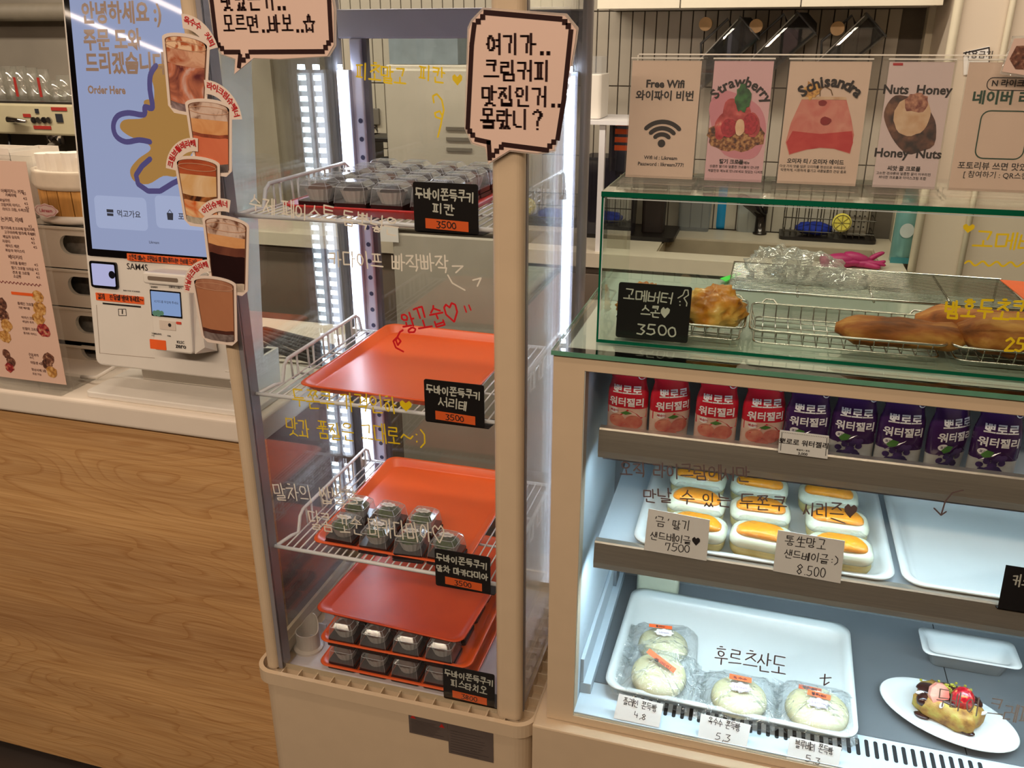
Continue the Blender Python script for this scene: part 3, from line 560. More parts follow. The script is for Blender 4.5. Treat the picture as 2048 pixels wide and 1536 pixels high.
part('printing',mt,mat('menu_ink',C(92,58,52),.6,var=0),mn)
wv=MB(); a=ml(0,562); b2=ml(85,570); wv.ribbon(lean,[(a[0]+(b2[0]-a[0])*i/48,a[1]+(b2[1]-a[1])*i/48+.002*math.sin(i*1.5)) for i in range(49)],.0012,.0031); part('wavy_line',wv,mat('plum_ink',C(130,60,60),.6,var=0),mn)
a=ml(25,582); b2=ml(70,592); part('orange_tape',MB().flat(lean,[(a[0],b2[1]),(b2[0],b2[1]),(b2[0],a[1]),(a[0],a[1])],.0033),orange_tape,mn)
food=[ramp_mat('food_gold',[(.3,C(120,74,34)),(.5,C(196,140,70)),(.7,C(226,190,130))],160,.6,.2),ramp_mat('food_choc',[(.35,C(60,34,26)),(.55,C(120,74,56)),(.7,C(190,150,120))],160,.6,.2),ramp_mat('food_berry',[(.35,C(90,24,28)),(.5,C(170,50,50)),(.7,C(200,160,120))],160,.6,.2)]
for i,(px,py,r_,k) in enumerate(((78,592,.018,0),(82,617,.022,0),(80,637,.02,0),(90,660,.021,2),(5,607,.02,1),(8,630,.02,1),(16,650,.019,0),(13,672,.02,0),(15,706,.014,1),(25,722,.016,1),(22,734,.015,2),(100,716,.018,1),(97,728,.018,1),(106,742,.018,0))):
    a=ml(px,py); rd=random.Random(i); part('dish_photo',MB().flat(lean,[(a[0]+r_*(.55+.18*rd.random())*math.cos(q*PI/8),a[1]+r_*(.5+.18*rd.random())*math.sin(q*PI/8)) for q in range(16)],.0031+i*.00001),food[k],mn)
# crates: four stacked grey-white drawers with oval grips
crx1=P(232,742,Z=CZ).x; cr_=mat('crate_plastic',C(198,190,176),.5,var=.02)
fx0=ml(86,448)[0]
cy=1.27; cl=P(108,745,Y=cy).x; crr=P(240,745,Y=cy).x
pick=[P(85,448,Y=cy).z,P(100,533,Y=cy).z,P(115,610,Y=cy).z,P(128,686,Y=cy).z,CZ]
for i in range(4):
    z1,z0_=pick[i]-.002,pick[i+1]
    cx0=-1.345; cx1=-1.12
    t=thing('storage_crate',('topmost','second from top','third from top','bottom')[i]+' grey crate with an oval grip, left of the kiosk','crate',((cx0+cx1)/2,cy+.1,z0_),'stacked grey crates')
    hz=(z0_+z1)/2+.005; hx=(cx0+cx1)/2+.035; hw,hh=.05,.018; Fq=FY(cy)
    outer=[(cx0,z0_),(cx1,z0_),(cx1,z1),(cx0,z1)]; hole=rr(hx-hw,hx+hw,hz-hh,hz+hh,hh*.95,6)
    m_=MB(); # front face with a true hole: bands around it
    m_.box(cx0,cx1,cy,cy+.008,z0_,hz-hh).box(cx0,cx1,cy,cy+.008,hz+hh,z1).box(cx0,hx-hw,cy,cy+.008,hz-hh,hz+hh).box(hx+hw,cx1,cy,cy+.008,hz-hh,hz+hh)
    part('front_wall',m_,cr_,t)
    cm=MB()
    for sx_ in (-1,1):
        for sz_ in (-1,1):
            cxx=hx+sx_*(hw-hh); pts=[(hx+sx_*hw,hz+sz_*hh)]+[(cxx+sx_*hh*math.cos(q*PI/12),hz+sz_*hh*math.sin(q*PI/12)) for q in range(7)]
            cm.prism(Fq,pts,-.008,0)
    part('grip_edge',cm,cr_,t)
    part('side_wall',MB().box(cx1-.006,cx1,cy+.008,cy+.26,z0_,z1).box(cx0,cx0+.006,cy+.008,cy+.26,z0_,z1).box(cx0,cx1,cy+.26,cy+.266,z0_,z1),cr_,t)
    part('lid',MB().box(cx0-.002,cx1+.002,cy-.003,cy+.268,z1-.005,z1),cr_,t,bevel=.001)
    part('contents',MB().box(cx0+.02,cx1-.02,cy+.04,cy+.24,z0_+.002,z1-.02),(mat('pale_sleeves',C(186,178,166),.5,var=.2,scale=60),mat('grey_sleeves',C(120,112,104),.5,var=.3,scale=50))[i%2],t)
tz=pick[0]
# basket of cups and paper bags above the crates
bq=Vector((-1.235,cy+.11,tz)); bk=thing('wooden_basket','round slatted wooden basket with a cloth band and a small cloud label on the crates','basket',bq)
R=.105; hb=P(150,378,Y=bq.y-R).z-tz
for k in range(24):
    q0=2*PI*k/24; q1=2*PI*(k+.93)/24; pts=[]
    ls=[[Vector((bq.x+math.cos(q)*r_,bq.y+math.sin(q)*r_,z)) for q,r_ in ((q0,R),(q1,R),(q1,R-.005),(q0,R-.005))] for z in (tz+.012,tz+hb*1.0)]
    if k==0: part('slat',MB().loops(ls),mat('basket_wood',C(196,142,72),.5,var=.1,scale=14,stretch=(8,8,1)),bk)
    else: part('slat',MB().loops(ls),MATS['basket_wood'],bk)
part('base_ring',MB().lathe(bq+Vector((0,0,.001)),[(R+.004,0),(R+.006,.006),(R+.003,.014),(R-.01,.014)],32),white,bk,smooth=True)
ch_=P(150,348,Y=bq.y-R).z-tz
part('cloth_band',MB().lathe(bq,[(R+.004,hb-.005),(R+.008,hb+.004),(R+.005,ch_-.004),(R+.006,ch_),(R-.004,ch_+.002),(R-.008,hb)],36,wob=.006,wn=9),mat('beige_cloth',C(206,192,172),.9,var=.06,bump=.3),bk,smooth=True)
a=FY(bq.y-R-.008); lx,lz=a.loc(92,421)
m_=MB().flat(a,[(lx+ (.026+.002*math.cos(q*PI/4))*math.cos(2*PI*q/40)*1.0,lz+(.012+.0012*math.cos(q*PI/2.5))*math.sin(2*PI*q/40)) for q in range(40)],.0)
part('cloud_label',m_,mat('pink_white_label',C(236,214,212),.5,var=0),bk)
part('writing',MB().text(a,'Likream',lx,lz-.003,.009,.01,d=.0006),mat('pink_ink',C(190,70,90),.5,var=0),bk)
part('label_outline',MB().ribbon(a,[(lx+.023*math.cos(2*PI*q/40),lz+(.0095+.0008*math.cos(q*PI/2.5))*math.sin(2*PI*q/40)) for q in range(41)],.0007,.0005),MATS['pink_ink'],bk)
rd=random.Random(3)
for i in range(7):
    x=bq.x-.06+i*.022; y=bq.y-.05+rd.uniform(-.01,.02); h=ch_+rd.uniform(.02,.034); ob=solo('paper_cup_stack',MB().lathe((x,y,tz+ch_*.55),[(.017,0),(.02,h-ch_*.55),(.018,h-ch_*.55)],12,wob=.04,wn=6),mat('white_paper',C(236,228,216),.6,var=.04),'%s white paper sleeve from the left standing in the wooden basket'%ORD[i],'paper sleeve',group='paper sleeves in the basket')
bz0=CZ; 
for i,(x0_,x1_,px,lab) in enumerate(((-1.62,-1.405,300,'wide white paper bag standing open behind the menu stand'),(-1.40,-1.352,300,'narrow white paper bag beside the wooden basket'))):
    zt3=P(30,308 if i==0 else 306,Y=1.3).z
    pb=thing('paper_bag',lab,'paper bag',((x0_+x1_)/2,1.36,bz0)); m_=MB(); y0_,y1_=1.3,1.42
    for b in ((x0_,x1_,y0_,y0_+.001),(x0_,x1_,y1_,y1_+.001),(x0_,x0_+.001,y0_,y1_),(x1_-.001,x1_,y0_,y1_)): m_.box(*b,bz0,zt3)
    part('body',m_,MATS['white_paper'],pb)
    part('fold',MB().box(x0_,x1_,y0_-.001,y0_+.0005,zt3-.012,zt3+.008),MATS['white_paper'],pb)
# ---------------------------------------------------------------- KIOSK
kx0,kx1=-1.078,-.80; tl=math.radians(7.0)
K=Fr((0,1.124,.985),(1,0,0),(0,math.sin(tl),math.cos(tl)))
kb=(kx0+kx1)/2
kk=thing('order_kiosk','white self-order kiosk with a tall bright touch screen on the counter','kiosk',(kb,1.2,CZ))
def kl(x,y): return K.loc(x,y)
part('body',MB().prism(K,rr(kx0,kx1,0,.72,.012,5),-.085,0),white,kk,bevel=.003)
part('foot_plate',MB().rrect(-1.106,-.775,1.114,1.30,CZ,CZ+.011,.012),white,kk,bevel=.002)
part('neck',MB().box(-1.045,kx1,1.19,1.25,CZ+.011,1.0),white,kk,bevel=.004)
part('neck_side',MB().prism(Fr((kx1-.001,0,0),(0,1,0),(0,0,1)),[(1.15,CZ+.011),(1.25,CZ+.011),(1.255,1.0),(1.125,1.0)],-.02,.002),white,kk)
s_bl=kl(177,508); sc0=kl(190,500)
bez=MB().prism(K,[(kx0+.007,kl(177,510)[1]),(kx1-.005,kl(177,510)[1]),(kx1-.005,.715),(kx0+.007,.715)],0,.003); part('screen_bezel',bez,mat('bezel_black',C(14,12,14),.04),kk)
sc=bpy.data.materials.new('screen_glow'); sc.use_nodes=True
def _scr():
    nt=sc.node_tree; b=nt.nodes['Principled BSDF']; b.inputs['Base Color'].default_value=(.02,.02,.03,1); b.inputs['Roughness'].default_value=.03; b.inputs['Specular IOR Level'].default_value=.5
    b.inputs['Emission Color'].default_value=C(166,178,216); b.inputs['Emission Strength'].default_value=.72
_scr()
def emi(name,col,st):
    m=mat(name,col,.1,emis=st); return m
SX0,SX1=kx0+.018,kx1-.014; SZ0=kl(190,497)[1]
part('screen',MB().prism(K,[(SX0,SZ0),(SX1,SZ0),(SX1,.7),(SX0,.7)],.003,.0036),sc,kk)
sp=bpy.data.objects['screen']
gold=emi('screen_gold',C(196,144,72),.62); goldt=emi('screen_text_tan',C(172,132,104),.6); purp=emi('screen_purple',C(86,78,140),.6); inkb=emi('screen_ink',C(54,58,74),.5); white_e=emi('screen_card',C(178,190,226),.76)
def poly_px(mb,fr,pts,d): mb.flat(fr,[fr.loc(*p) for p in pts],d)
def smooth_px(pts,n=6):
    out=[]; m=len(pts)
    for i in range(m):
        p0,p1,p2,p3=pts[(i-1)%m],pts[i],pts[(i+1)%m],pts[(i+2)%m]
        for k in range(n):
            t=k/n; out.append(tuple(.5*((2*p1[j])+(-p0[j]+p2[j])*t+(2*p0[j]-5*p1[j]+4*p2[j]-p3[j])*t*t+(-p0[j]+3*p1[j]-3*p2[j]+p3[j])*t**3) for j in (0,1)))
    return out
m_=MB()
for tx,px,py,h in (('안녕하세요 :)',168,44,.0335),('주문 도와',172,97,.0335),('드리겠습니다',176,143,.0335),('Order Here',180,187,.0165)):
    a=kl(px,py); m_.text(K,tx,a[0],a[1],h,.034,'LEFT',.0042,sx=.80 if h>.03 else .86)
part('greeting_text',m_,goldt,sp)
# plain abstract splash shape on the screen
m_=MB(); poly_px(m_,K,smooth_px([(318,130),(338,132),(350,160),(358,200),(384,236),(392,290),(378,322),(358,352),(330,352),(300,368),(272,362),(264,340),(280,318),(304,300),(296,286),(262,272),(244,256),(252,240),(290,236),(292,214),(292,202),(304,200),(310,214),(312,180),(306,150)],4),.0042)
part('splash_shape',m_,gold,sp)
m_=MB(); m_.ribbon(K,[kl(*p) for p in smooth_px([(316,132),(305,150),(304,180),(309,216),(294,214),(292,230),(262,226),(240,232),(231,250),(236,272),(256,284),(282,280),(304,284),(282,280),(256,284),(236,272),(231,250),(240,232),(262,226),(292,230),(294,214),(309,216),(304,180),(305,150)],3)],.0085,.0045)
m_.ribbon(K,[kl(*p) for p in ((304,318),(288,332),(276,350),(280,368),(300,382),(324,382),(350,366),(380,352))],.0085,.0045); part('splash_outline',m_,purp,sp)
m_=MB()
for x0_,x1_ in ((191,300),(312,420)):
    p=[kl(x0_,390),kl(x1_,462)]; m_.flat(K,rr(p[0][0],p[1][0],p[1][1],p[0][1],.008,4),.0040)
part('button_card',m_,white_e,sp)
m_=MB(); a=kl(238,432); m_.text(K,'먹고가요',a[0],a[1],.0125,.012,'LEFT',.0046); part('button_text',m_,inkb,sp); m_=MB()
a=kl(360,438); m_.text(K,'포장해요',a[0],a[1],.0125,.012,'LEFT',.0046)
part('button_text',m_,inkb,sp); m_=MB(); a=kl(302,486); m_.text(K,'Likream',a[0],a[1],.006,.01,'LEFT',.0046); part('footer_text',m_,inkb,sp); m_=MB()
a=kl(217,418); b2=kl(231,425); m_.flat(K,[(a[0],b2[1]),(b2[0],b2[1]),(b2[0],a[1]),(a[0],a[1])],.0046)
a=kl(218,426); b2=kl(231,432); m_.flat(K,[(a[0],b2[1]),(b2[0],b2[1]),(b2[0],a[1]),(a[0],a[1])],.0046)
a=kl(344,432); m_.flat(K,[(a[0]-.006,a[1]+.005),(a[0]-.005,a[1]-.006),(a[0]+.005,a[1]-.006),(a[0]+.006,a[1]+.005)],.0046); m_.ribbon(K,[(a[0]-.004,a[1]+.005),(a[0],a[1]+.01),(a[0]+.004,a[1]+.005)],.001,.0046)
part('button_icons',m_,inkb,sp)
# lower panel
def kbox(mb,x0,y0,x1,y1,d0,d1,r=.002):
    a=kl(x0,y1); t=kl(x0,y0); b=kl(x1,y1+(x1-x0)*.085); mb.prism(K,rr(a[0],b[0],a[1],t[1],r,3),d0,d1); return mb
scn=part('scanner_window',kbox(MB(),186,521,239,573,0,.004,.004),mat('bezel_black',C(14,12,14),.04),kk)
part('scanner_glow',kbox(MB(),190,526,235,569,.004,.0044),emi('pale_violet_glow',C(196,196,240),.75),scn)
a=kl(228,549); part('scanner_lens',MB().flat(K,circ(a[0],a[1],.0065,16),.005),mat('lens_dark',C(24,24,34),.1),scn)
m_=MB(); a=kl(254,538); m_.text(K,'SAM4S',a[0],a[1],.0145,.006,'LEFT',.0006,sx=1.0); part('maker_name',m_,inkblk,kk)
m_=MB(); a=kl(247,582); m_.text(K,'BARCODE SCANNER',a[0],a[1],.0035,.01,'LEFT',.0006); a=kl(244,600)
m_.text(K,'R',a[0],a[1],.001,.0,'LEFT',.0006); part('small_print',m_,inkblk,kk)
tp_=part('orange_label',kbox(MB(),193,585,289,600,.0003,.0009,.001),orange_tape,kk)
m_=MB(); handpx(m_,K,'결제! 진동벨 받아가세요~',197,597,287,604,10,.0011,.0013); part('handwriting',m_,inkblk,tp_)
tp_=part('orange_label',kbox(MB(),258,506,409,520,.0037,.0042,.001),orange_tape,kk)
m_=MB(); handpx(m_,K,'오른쪽 메뉴는 주문하실 때 말씀해주시면 준비해 드려요:)',262,518,405,529,9,.0009,.0047); part('handwriting',m_,inkblk,tp_)
part('card_slot',kbox(MB(),206,605,282,608,.0,.0008,.0005),dark,kk)
part('slot_icon',MB().ribbon(K,[kl(*p) for p in ((237,618),(252,618),(253,631),(238,631),(237,618))],.0009,.0006).ribbon(K,[kl(245,620),kl(245,627)],.002,.0006),inkblk,kk)
part('panel_seam',MB().ribbon(K,[kl(193,610),kl(200,706)],.0006,.0005).ribbon(K,[kl(200,706),kl(310,716)],.0006,.0005),mat('seam_grey',C(150,130,112),.6),kk)
# card terminal
T=Fr(K.pt(0,0,.0452),K.u,K.v)
tx0,tx1,tz0,tz1=T.loc(290,560)[0],T.loc(380,620)[0],T.loc(300,700)[1],T.loc(290,545)[1]
ter=thing('card_terminal','white card payment terminal with a small colour screen mounted on the kiosk','card terminal',((tx0+tx1)/2,1.1,CZ+.08))
part('body',MB().prism(K,rr(tx0+.006,tx1,tz0,tz1,.006,4),.001,.045),white,ter,bevel=.003)
T=Fr(K.pt(0,0,.0452),K.u,K.v)
part('printer_hood',MB().prism(K,rr(tx0-.001,tx1+.006,tz1-.017,tz1+.002,.005,4),.001,.050),white,ter,bevel=.003)
def tb_(mb,x0,y0,x1,y1,d0,d1,r=.001):
    a=T.loc(x0,y1); t=T.loc(x0,y0); b=T.loc(x1,y1+(x1-x0)*.085); mb.prism(T,rr(a[0],b[0],a[1],t[1],r,3),d0,d1); return mb
part('printer_slot',tb_(MB(),300,551,360,559,.0048,.0055,.002),mat('slot_shade',C(120,104,90),.6),ter)
dsp=part('display',tb_(MB(),304,579,365,631,0,.001),mat('bezel_black',C(14,12,14),.04),ter)
part('display_image',tb_(MB(),306,582,363,628,.001,.0015),emi('terminal_blue',C(150,180,232),.65),dsp)
m_=MB(); a=T.loc(310,604); m_.text(T,'IC카드를 투입해 주세요',a[0],a[1],.0046,.005,'LEFT',.0018); part('display_text',m_,inkb,dsp)
m_=MB()
for px,r_ in ((311,.0045),(318,.0055),(325,.004)): a=T.loc(px,626); m_.flat(T,circ(a[0],a[1],r_,10),.0018)
part('tree_picture',m_,emi('screen_green',C(96,140,110),.6),dsp)
part('chip_window',tb_(MB(),320,640,352,658,0,.0006),mat('pale_key',C(214,200,186),.5),ter)
a=T.loc(340,650); part('button_dot',MB().flat(T,circ(a[0],a[1],.003,12),.0009),inkblk,ter)
part('red_key',tb_(MB(),353,643,363,648,0,.0008),mat('red_key',C(206,70,50),.5),ter)
part('orange_sticker',tb_(MB(),301,678,333,697,0,.0006),orange_tape,ter)
m_=MB()
for tx,px,py,h in (('KLSC',354,686,.0062),('zero',352,695,.0105),('SAMSUNG',304,668,.004),('PAY',304,672,.003),('ON',335,673,.004),('신용카드 단말기',338,575,.0035),('삼성페이',302,575,.0035)):
    a=T.loc(px,py); m_.text(T,tx,a[0],a[1],h,.02,'LEFT',.0008)
part('printing',m_,inkblk,ter)
m_=MB(); ls=[[K.pt(a,b,c) for a,b,c in ((tx1,tz0+.0,.004),(tx1,tz0,.04),(tx1+.012,tz0+.01,.03),(tx1+.018,tz0+.0,.006))],[K.pt(a,b,c) for a,b,c in ((tx1,tz1-.03,.004),(tx1,tz1-.03,.035),(tx1+.004,tz1-.03,.03),(tx1+.006,tz1-.03,.006))]]
part('receipt_paper',MB().loops(ls),MATS['white_paper'],ter)
# power cable
a=Vector((-1.11,1.2,CZ+.005))
solo('white_cable',MB().tube([(-1.17,1.18,CZ+.006),(-1.13,1.175,CZ+.012),(-1.10,1.19,CZ+.03),(-1.07,1.22,CZ+.06),(-1.05,1.235,CZ+.075)],.0035,8),white,'white power cable curving from under the kiosk beside the bottom crate','cable',smooth=True)
# black cables on the counter behind the kiosk
rd=random.Random(5)
for i in range(6):
    y=1.36+i*.018; solo('black_cable',MB().tube([(-1.08,y,CZ+.006),(-.95,y+rd.uniform(-.003,.003),CZ+.03+rd.uniform(0,.03)),(-.85,y+rd.uniform(-.003,.003),CZ+.02),(-.765,y+rd.uniform(-.003,.003),CZ+.006)],.005,6),dark,'black cable on the counter behind the kiosk, one of a loose bundle','cable',group='black cables behind the kiosk',smooth=True)
part_=solo('cable_tray',MB().rrect(-.9,-.78,1.28,1.34,CZ,CZ+.008,.004),white,'flat white plastic tray on the counter behind the kiosk neck','tray')
# ---------------------------------------------------------------- GLASS DISPLAY FRIDGE
FX0,FX1,FY0,FY1=-.747,-.255,.988,1.405; FZ=.52; TOP=1.64
fg=thing('display_fridge','tall cream-framed glass display fridge with lit corners, in the middle','display fridge',(-.5,1.2,0))
part('base_cabinet',MB().rrect(FX0+.008,FX1-.008,FY0+.008,FY1,0.0,FZ-.022,.03,8),cream,fg,smooth=False)
# rim with air trough and ribs
rim=MB(); O=rr(FX0,FX1,FY0,FY1,.032,8); I=rr(FX0+.007,FX1-.007,FY0+.007,FY1-.007,.026,8); J=rr(FX0+.026,FX1-.026,FY0+.026,FY1-.026,.01,8)
V3=lambda pts,z:[Vector((p[0],p[1],z)) for p in pts]
rim.loops([V3(rr(FX0+.006,FX1-.006,FY0+.006,FY1-.006,.03,8),FZ-.03),V3(O,FZ-.024),V3(O,FZ),V3(I,FZ+.001),V3(I,FZ-.018),V3(J,FZ-.018),V3(J,FZ+.004)],True,False)
part('base_rim',rim,cream,fg,smooth=False)
n=14
for i in range(n):
    x=FX0+.05+(FX1-FX0-.1)*i/(n-1)
    o=part('vent_rib',MB().box(x-.001,x+.001,FY0+.007,FY0+.026,FZ-.018,FZ-.003),cream,fg)
for i in range(12):
    y=FY0+.04+i*.03
    part('vent_rib',MB().box(FX1-.026,FX1-.007,y-.001,y+.001,FZ-.018,FZ-.003),cream,fg)
# interior floor pan
gint=mat('interior_grey_white',C(206,200,206),.4,var=.02)
part('floor_pan',MB().box(FX0+.026,FX1-.026,FY0+.026,FY1-.026,FZ-.035,FZ-.03),gint,fg)
part('floor_ledge',MB().box(FX0+.04,FX1-.04,FY0+.05,FY1-.04,FZ-.03,FZ-.018),gint,fg,bevel=.003)
for i in range(9):
    for sx_ in (0,1):
        x=(FX0+.042) if sx_==0 else (FX1-.062); y=1.07+i*.032
        part('floor_fin',MB().box(x,x+.02,y,y+.003,FZ-.018,FZ-.004),gint,fg)
# posts
PX0,PX1,PY0,PY1=-.728,-.2785,1.0,1.385
def post(x0,x1,y0,y1,cm,name): part(name,MB().rrect(x0,x1,y0,y1,FZ,TOP,.011,6),cm,fg,smooth=False)
post(PX0,PX0+.024,PY0,PY0+.026,cream,'corner_post')
post(PX1-.041,PX1,PY0,PY0+.022,cream,'corner_post')
part('post_liner',MB().box(PX0+.024,PX0+.031,PY0+.004,PY0+.03,FZ,TOP),greypost,fg)
part('post_liner',MB().box(PX1-.01,PX1-.001,PY0+.022,PY0+.030,FZ,TOP),greypost,fg)
post(PX1-.03,PX1+.004,PY1-.02,PY1+.004,greypost,'rear_post')
post(PX0,PX0+.03,PY1-.02,PY1+.004,greypost,'rear_post')
part('top_cap',MB().rrect(FX0,FX1,FY0,FY1,TOP,TOP+.08,.03),cream,fg)
lil=mat('lilac_frame',C(218,216,238),.35,var=.01)
# rear door frame and header, side top bars
part('header_bar',MB().box(PX0+.03,PX1-.03,PY1-.018,PY1,1.508,1.552),lil,fg,bevel=.003)
part('door_stile',MB().box(PX0+.052,PX0+.072,PY1-.022,PY1-.006,FZ,1.508),lil,fg,bevel=.002)
part('door_stile',MB().box(PX1-.05,PX1-.03,PY1-.018,PY1,FZ,1.508),lil,fg,bevel=.002)
part('door_gasket',MB().box(PX0+.072,PX0+.080,PY1-.016,PY1-.004,FZ,1.508),mat('grey_gasket',C(110,108,122),.5),fg)
m_=MB(); fr=FY(PY1-.0225)
for i in range(27): m_.flat(fr,circ(PX0+.0645,.6+i*.03,.0042,10),0)
part('peg_hole',m_,mat('hole_dark',C(58,58,90),.5),fg)
# LED bars in both rear corners: lens strip with separate diodes
led_e=mat('led_diode',(.72,.82,1,1),.3,var=0,emis=60); led_s=mat('led_strip_board',(.78,.84,1,1),.4,var=0,emis=5)
for nm,x in (('left',PX0+.033),('right',PX1-.032)):
    hh=part('light_bar',MB().box(x-.003,x+.019,PY1-.03,PY1-.016,FZ+.01,1.46),mat('lamp_housing',C(210,212,228),.3),fg)
    part('light_lens',MB().box(x+.001,x+.015,PY1-.037,PY1-.0302,FZ+.015,1.455),led_s,hh)
    m_=MB()
    for i in range(56): m_.box(x+.004,x+.012,PY1-.0376,PY1-.0371,FZ+.022+i*.0167,FZ+.030+i*.0167)
    part('diode',m_,led_e,hh)
hh=part('added_top_lamp',MB().box(PX0+.05,PX1-.07,PY0+.03,PY0+.05,TOP-.012,TOP),lil,fg)  # cool strip added out of view to brighten the rear header and stiles
part('light_strip',MB().box(PX0+.06,PX1-.08,PY0+.034,PY0+.047,TOP-.014,TOP-.012),mat('added_top_glow',(.8,.84,1,1),.4,var=0,emis=14),hh)
# glass panels: double-glazed sides, front and rear
def pane(name,b,parent=fg): return part(name,MB().box(*b),pg,parent)
gf=pane('front_glass',(PX0+.031,PX1-.041,PY0+.006,PY0+.009,FZ,TOP))
pane('side_glass',(PX0+.004,PX0+.007,PY0+.026,PY1-.02,FZ,TOP)); pane('side_glass',(PX0+.018,PX0+.0205,PY0+.03,PY1-.02,FZ,TOP))
pane('side_glass',(PX1-.007,PX1-.004,PY0+.03,PY1-.02,FZ,TOP)); pane('side_glass',(PX1-.0205,PX1-.018,PY0+.03,PY1-.02,FZ,TOP))
pane('rear_glass',(PX0+.08,PX1-.05,PY1-.012,PY1-.009,FZ,1.508))
# handwriting on the front glass
FG=FY(PY0+.0055)
def glass_note(fr,parent,items,m,w,name='handwriting'):
    mb=MB()
    for it in items: handpx(mb,fr,*it,w)
    return mb
mb=glass_note(FG,gf,[('피초말고',712,158,815,168,30),('피칸',838,160,893,168,30)],pen_y,.0021); a=FG.loc(915,160); mb.flat(FG,[(a[0]+(x-.5)*.014,a[1]+(y-.5)*.014) for x,y in _heart[:-1]],.0006)
mb.ribbon(FG,[FG.loc(*p) for p in ((868,205),(866,192),(874,188),(884,200),(888,220),(884,238),(872,234),(870,226),(880,222),(885,232),(882,250),(876,274))],.0022,.0006)
part('yellow_handwriting',mb,pen_y,gf); mb=MB(); handpx(mb,FG,'두쫀쿠 가격인하',588,812,800,828,32,.0021); a=FG.loc(812,812); mb.flat(FG,[(a[0]+(x-.5)*.02,a[1]+(y-.5)*.018) for x,y in _heart[:-1]],.0006)
handpx(mb,FG,'맛과 품질은 그대로~:)',575,868,850,894,32,.0021)
part('yellow_handwriting',mb,pen_y,gf)
mb=MB(); handpx(mb,FG,'수제 페이스트 듬뿍넣은',500,420,797,470,30,.0019); part('white_handwriting',mb,pen_w,gf)
mb=MB(); handpx(mb,FG,'카다이프 빠작빠작',660,532,902,545,30,.002)
mb.ribbon(FG,[FG.loc(*p) for p in ((896,550),(905,566),(930,580))],.002,.0006); mb.ribbon(FG,[FG.loc(*p) for p in ((946,560),(962,556),(955,572))],.002,.0006); mb.ribbon(FG,[FG.loc(*p) for p in ((905,532),(926,532),(912,545))],.002,.0006)
part('white_handwriting',mb,pen_w,gf); mb=MB(); handpx(mb,FG,'말차의 쌉쌀함',552,1000,722,1008,30,.0019); handpx(mb,FG,'달콤 꼬순 마카다미아♡',622,1058,896,1086,34,.0021)
part('white_handwriting',mb,pen_w,gf)
mb=MB(); handpx(mb,FG,'왕꼬숩♡',812,668,928,640,40,.0026)
mb.ribbon(FG,[FG.loc(*p) for p in ((807,703),(792,695),(787,682),(795,674),(802,682),(796,690),(792,680),(800,664),(806,660))],.0026,.0006); mb.ribbon(FG,[FG.loc(*p) for p in ((929,612),(933,624))],.002,.0006); mb.ribbon(FG,[FG.loc(*p) for p in ((938,610),(942,620))],.002,.0006)
part('red_handwriting',mb,pen_r,gf)
# rating labels on the base
for nm,x0_,x1_,za,zb_,lab in (('warning_label',-.466,-.3985,.452,.493,'dark grey printed warning label with red triangles'),('rating_plate',-.398,-.322,.428,.491,'dark grey specification plate')):
    fr=FY(FY0+.0075); wl=part(nm,MB().prism(fr,[(x0_,za),(x1_,za),(x1_,zb_),(x0_,zb_)],0,.0006),mat('grey_label',C(104,92,86),.4,.2,var=.05),fg,label=lab)
    m_=MB(); rd=random.Random(2)
    for i in range(9):
        z=za+.004+i*(zb_-za-.014)/9; m_.flat(fr,[(x0_+.004,z),(x1_-.006-rd.random()*.02,z),(x1_-.006-rd.random()*.02,z+.001),(x0_+.004,z+.001)],.0008)
    part('print_line',m_,mat('label_line',C(70,60,56),.5),wl)
    if nm=='warning_label':
        m_=MB()
        for px in (x0_+.008,x1_-.01): m_.flat(fr,[(px-.005,zb_-.009-(px>-.44)*.006),(px+.005,zb_-.009-(px>-.44)*.006),(px,zb_-.001-(px>-.44)*.006)],.0009)
        part('warning_triangle',m_,mat('label_red',C(180,40,34),.5),wl)
# wire shelves
def wire_shelf(z,lab):
    t=thing('wire_shelf',lab,'shelf',(-.5,1.2,z),'white wire shelves of the glass fridge')
    xa,xb,ya,yb=PX0+.03,PX1-.024,PY0+.024,PY1-.04; h=.034
    part('front_rail',MB().tube([(xa,ya,z),(xb,ya,z)],.0032,8),wirewhite,t,smooth=True)
    part('rear_rail',MB().tube([(xa,yb,z),(xb,yb,z)],.003,8),wirewhite,t,smooth=True)
    for x,s_ in ((xa+.018,1),(xb-.004,-1)):
        part('side_guard',MB().tube([(x-s_*.015,ya+.004,z),(x-s_*.004,ya+.03,z+.004),(x,ya+.045,z+.002),(x,ya+.055,z+h*.8),(x,ya+.066,z+h),(x,yb-.02,z+h),(x,yb-.008,z+h-.008),(x,yb,z)],.003,8),wirewhite,t,smooth=True)
        m_=MB()
        for k in range(5):
            y=ya+.075+k*.052; m_.tube([(x,y,z+h),(x+s_*.001,y,z-.002),(x+s_*.0,y+.018,z-.002),(x,y+.018,z+h)],.0018,6)
        part('guard_wires',m_,wirewhite,t,smooth=True)
    m_=MB()
    for k in range(30):
        x=xa+.02+(xb-xa-.04)*k/29; m_.tube([(x,ya,z+.001),(x,yb,z+.001)],.0013,5)
    for y in (ya+.1,ya+.2): m_.tube([(xa+.018,y,z-.002),(xb-.018,y,z-.002)],.002,6)
    part('deck_wires',m_,wirewhite,t,smooth=True)
    for x in (xa,xb-.012): part('bracket',MB().box(x,x+.012,yb-.004,yb+.016,z-.012,z+.003),white,t)
    return t
SH=[1.281,1.0145,.749]
for z,l in zip(SH,('upper white wire shelf, under the red tray of dark cookies','middle white wire shelf, under the empty orange tray','lower white wire shelf, under the tray of green cookies')): wire_shelf(z,l)
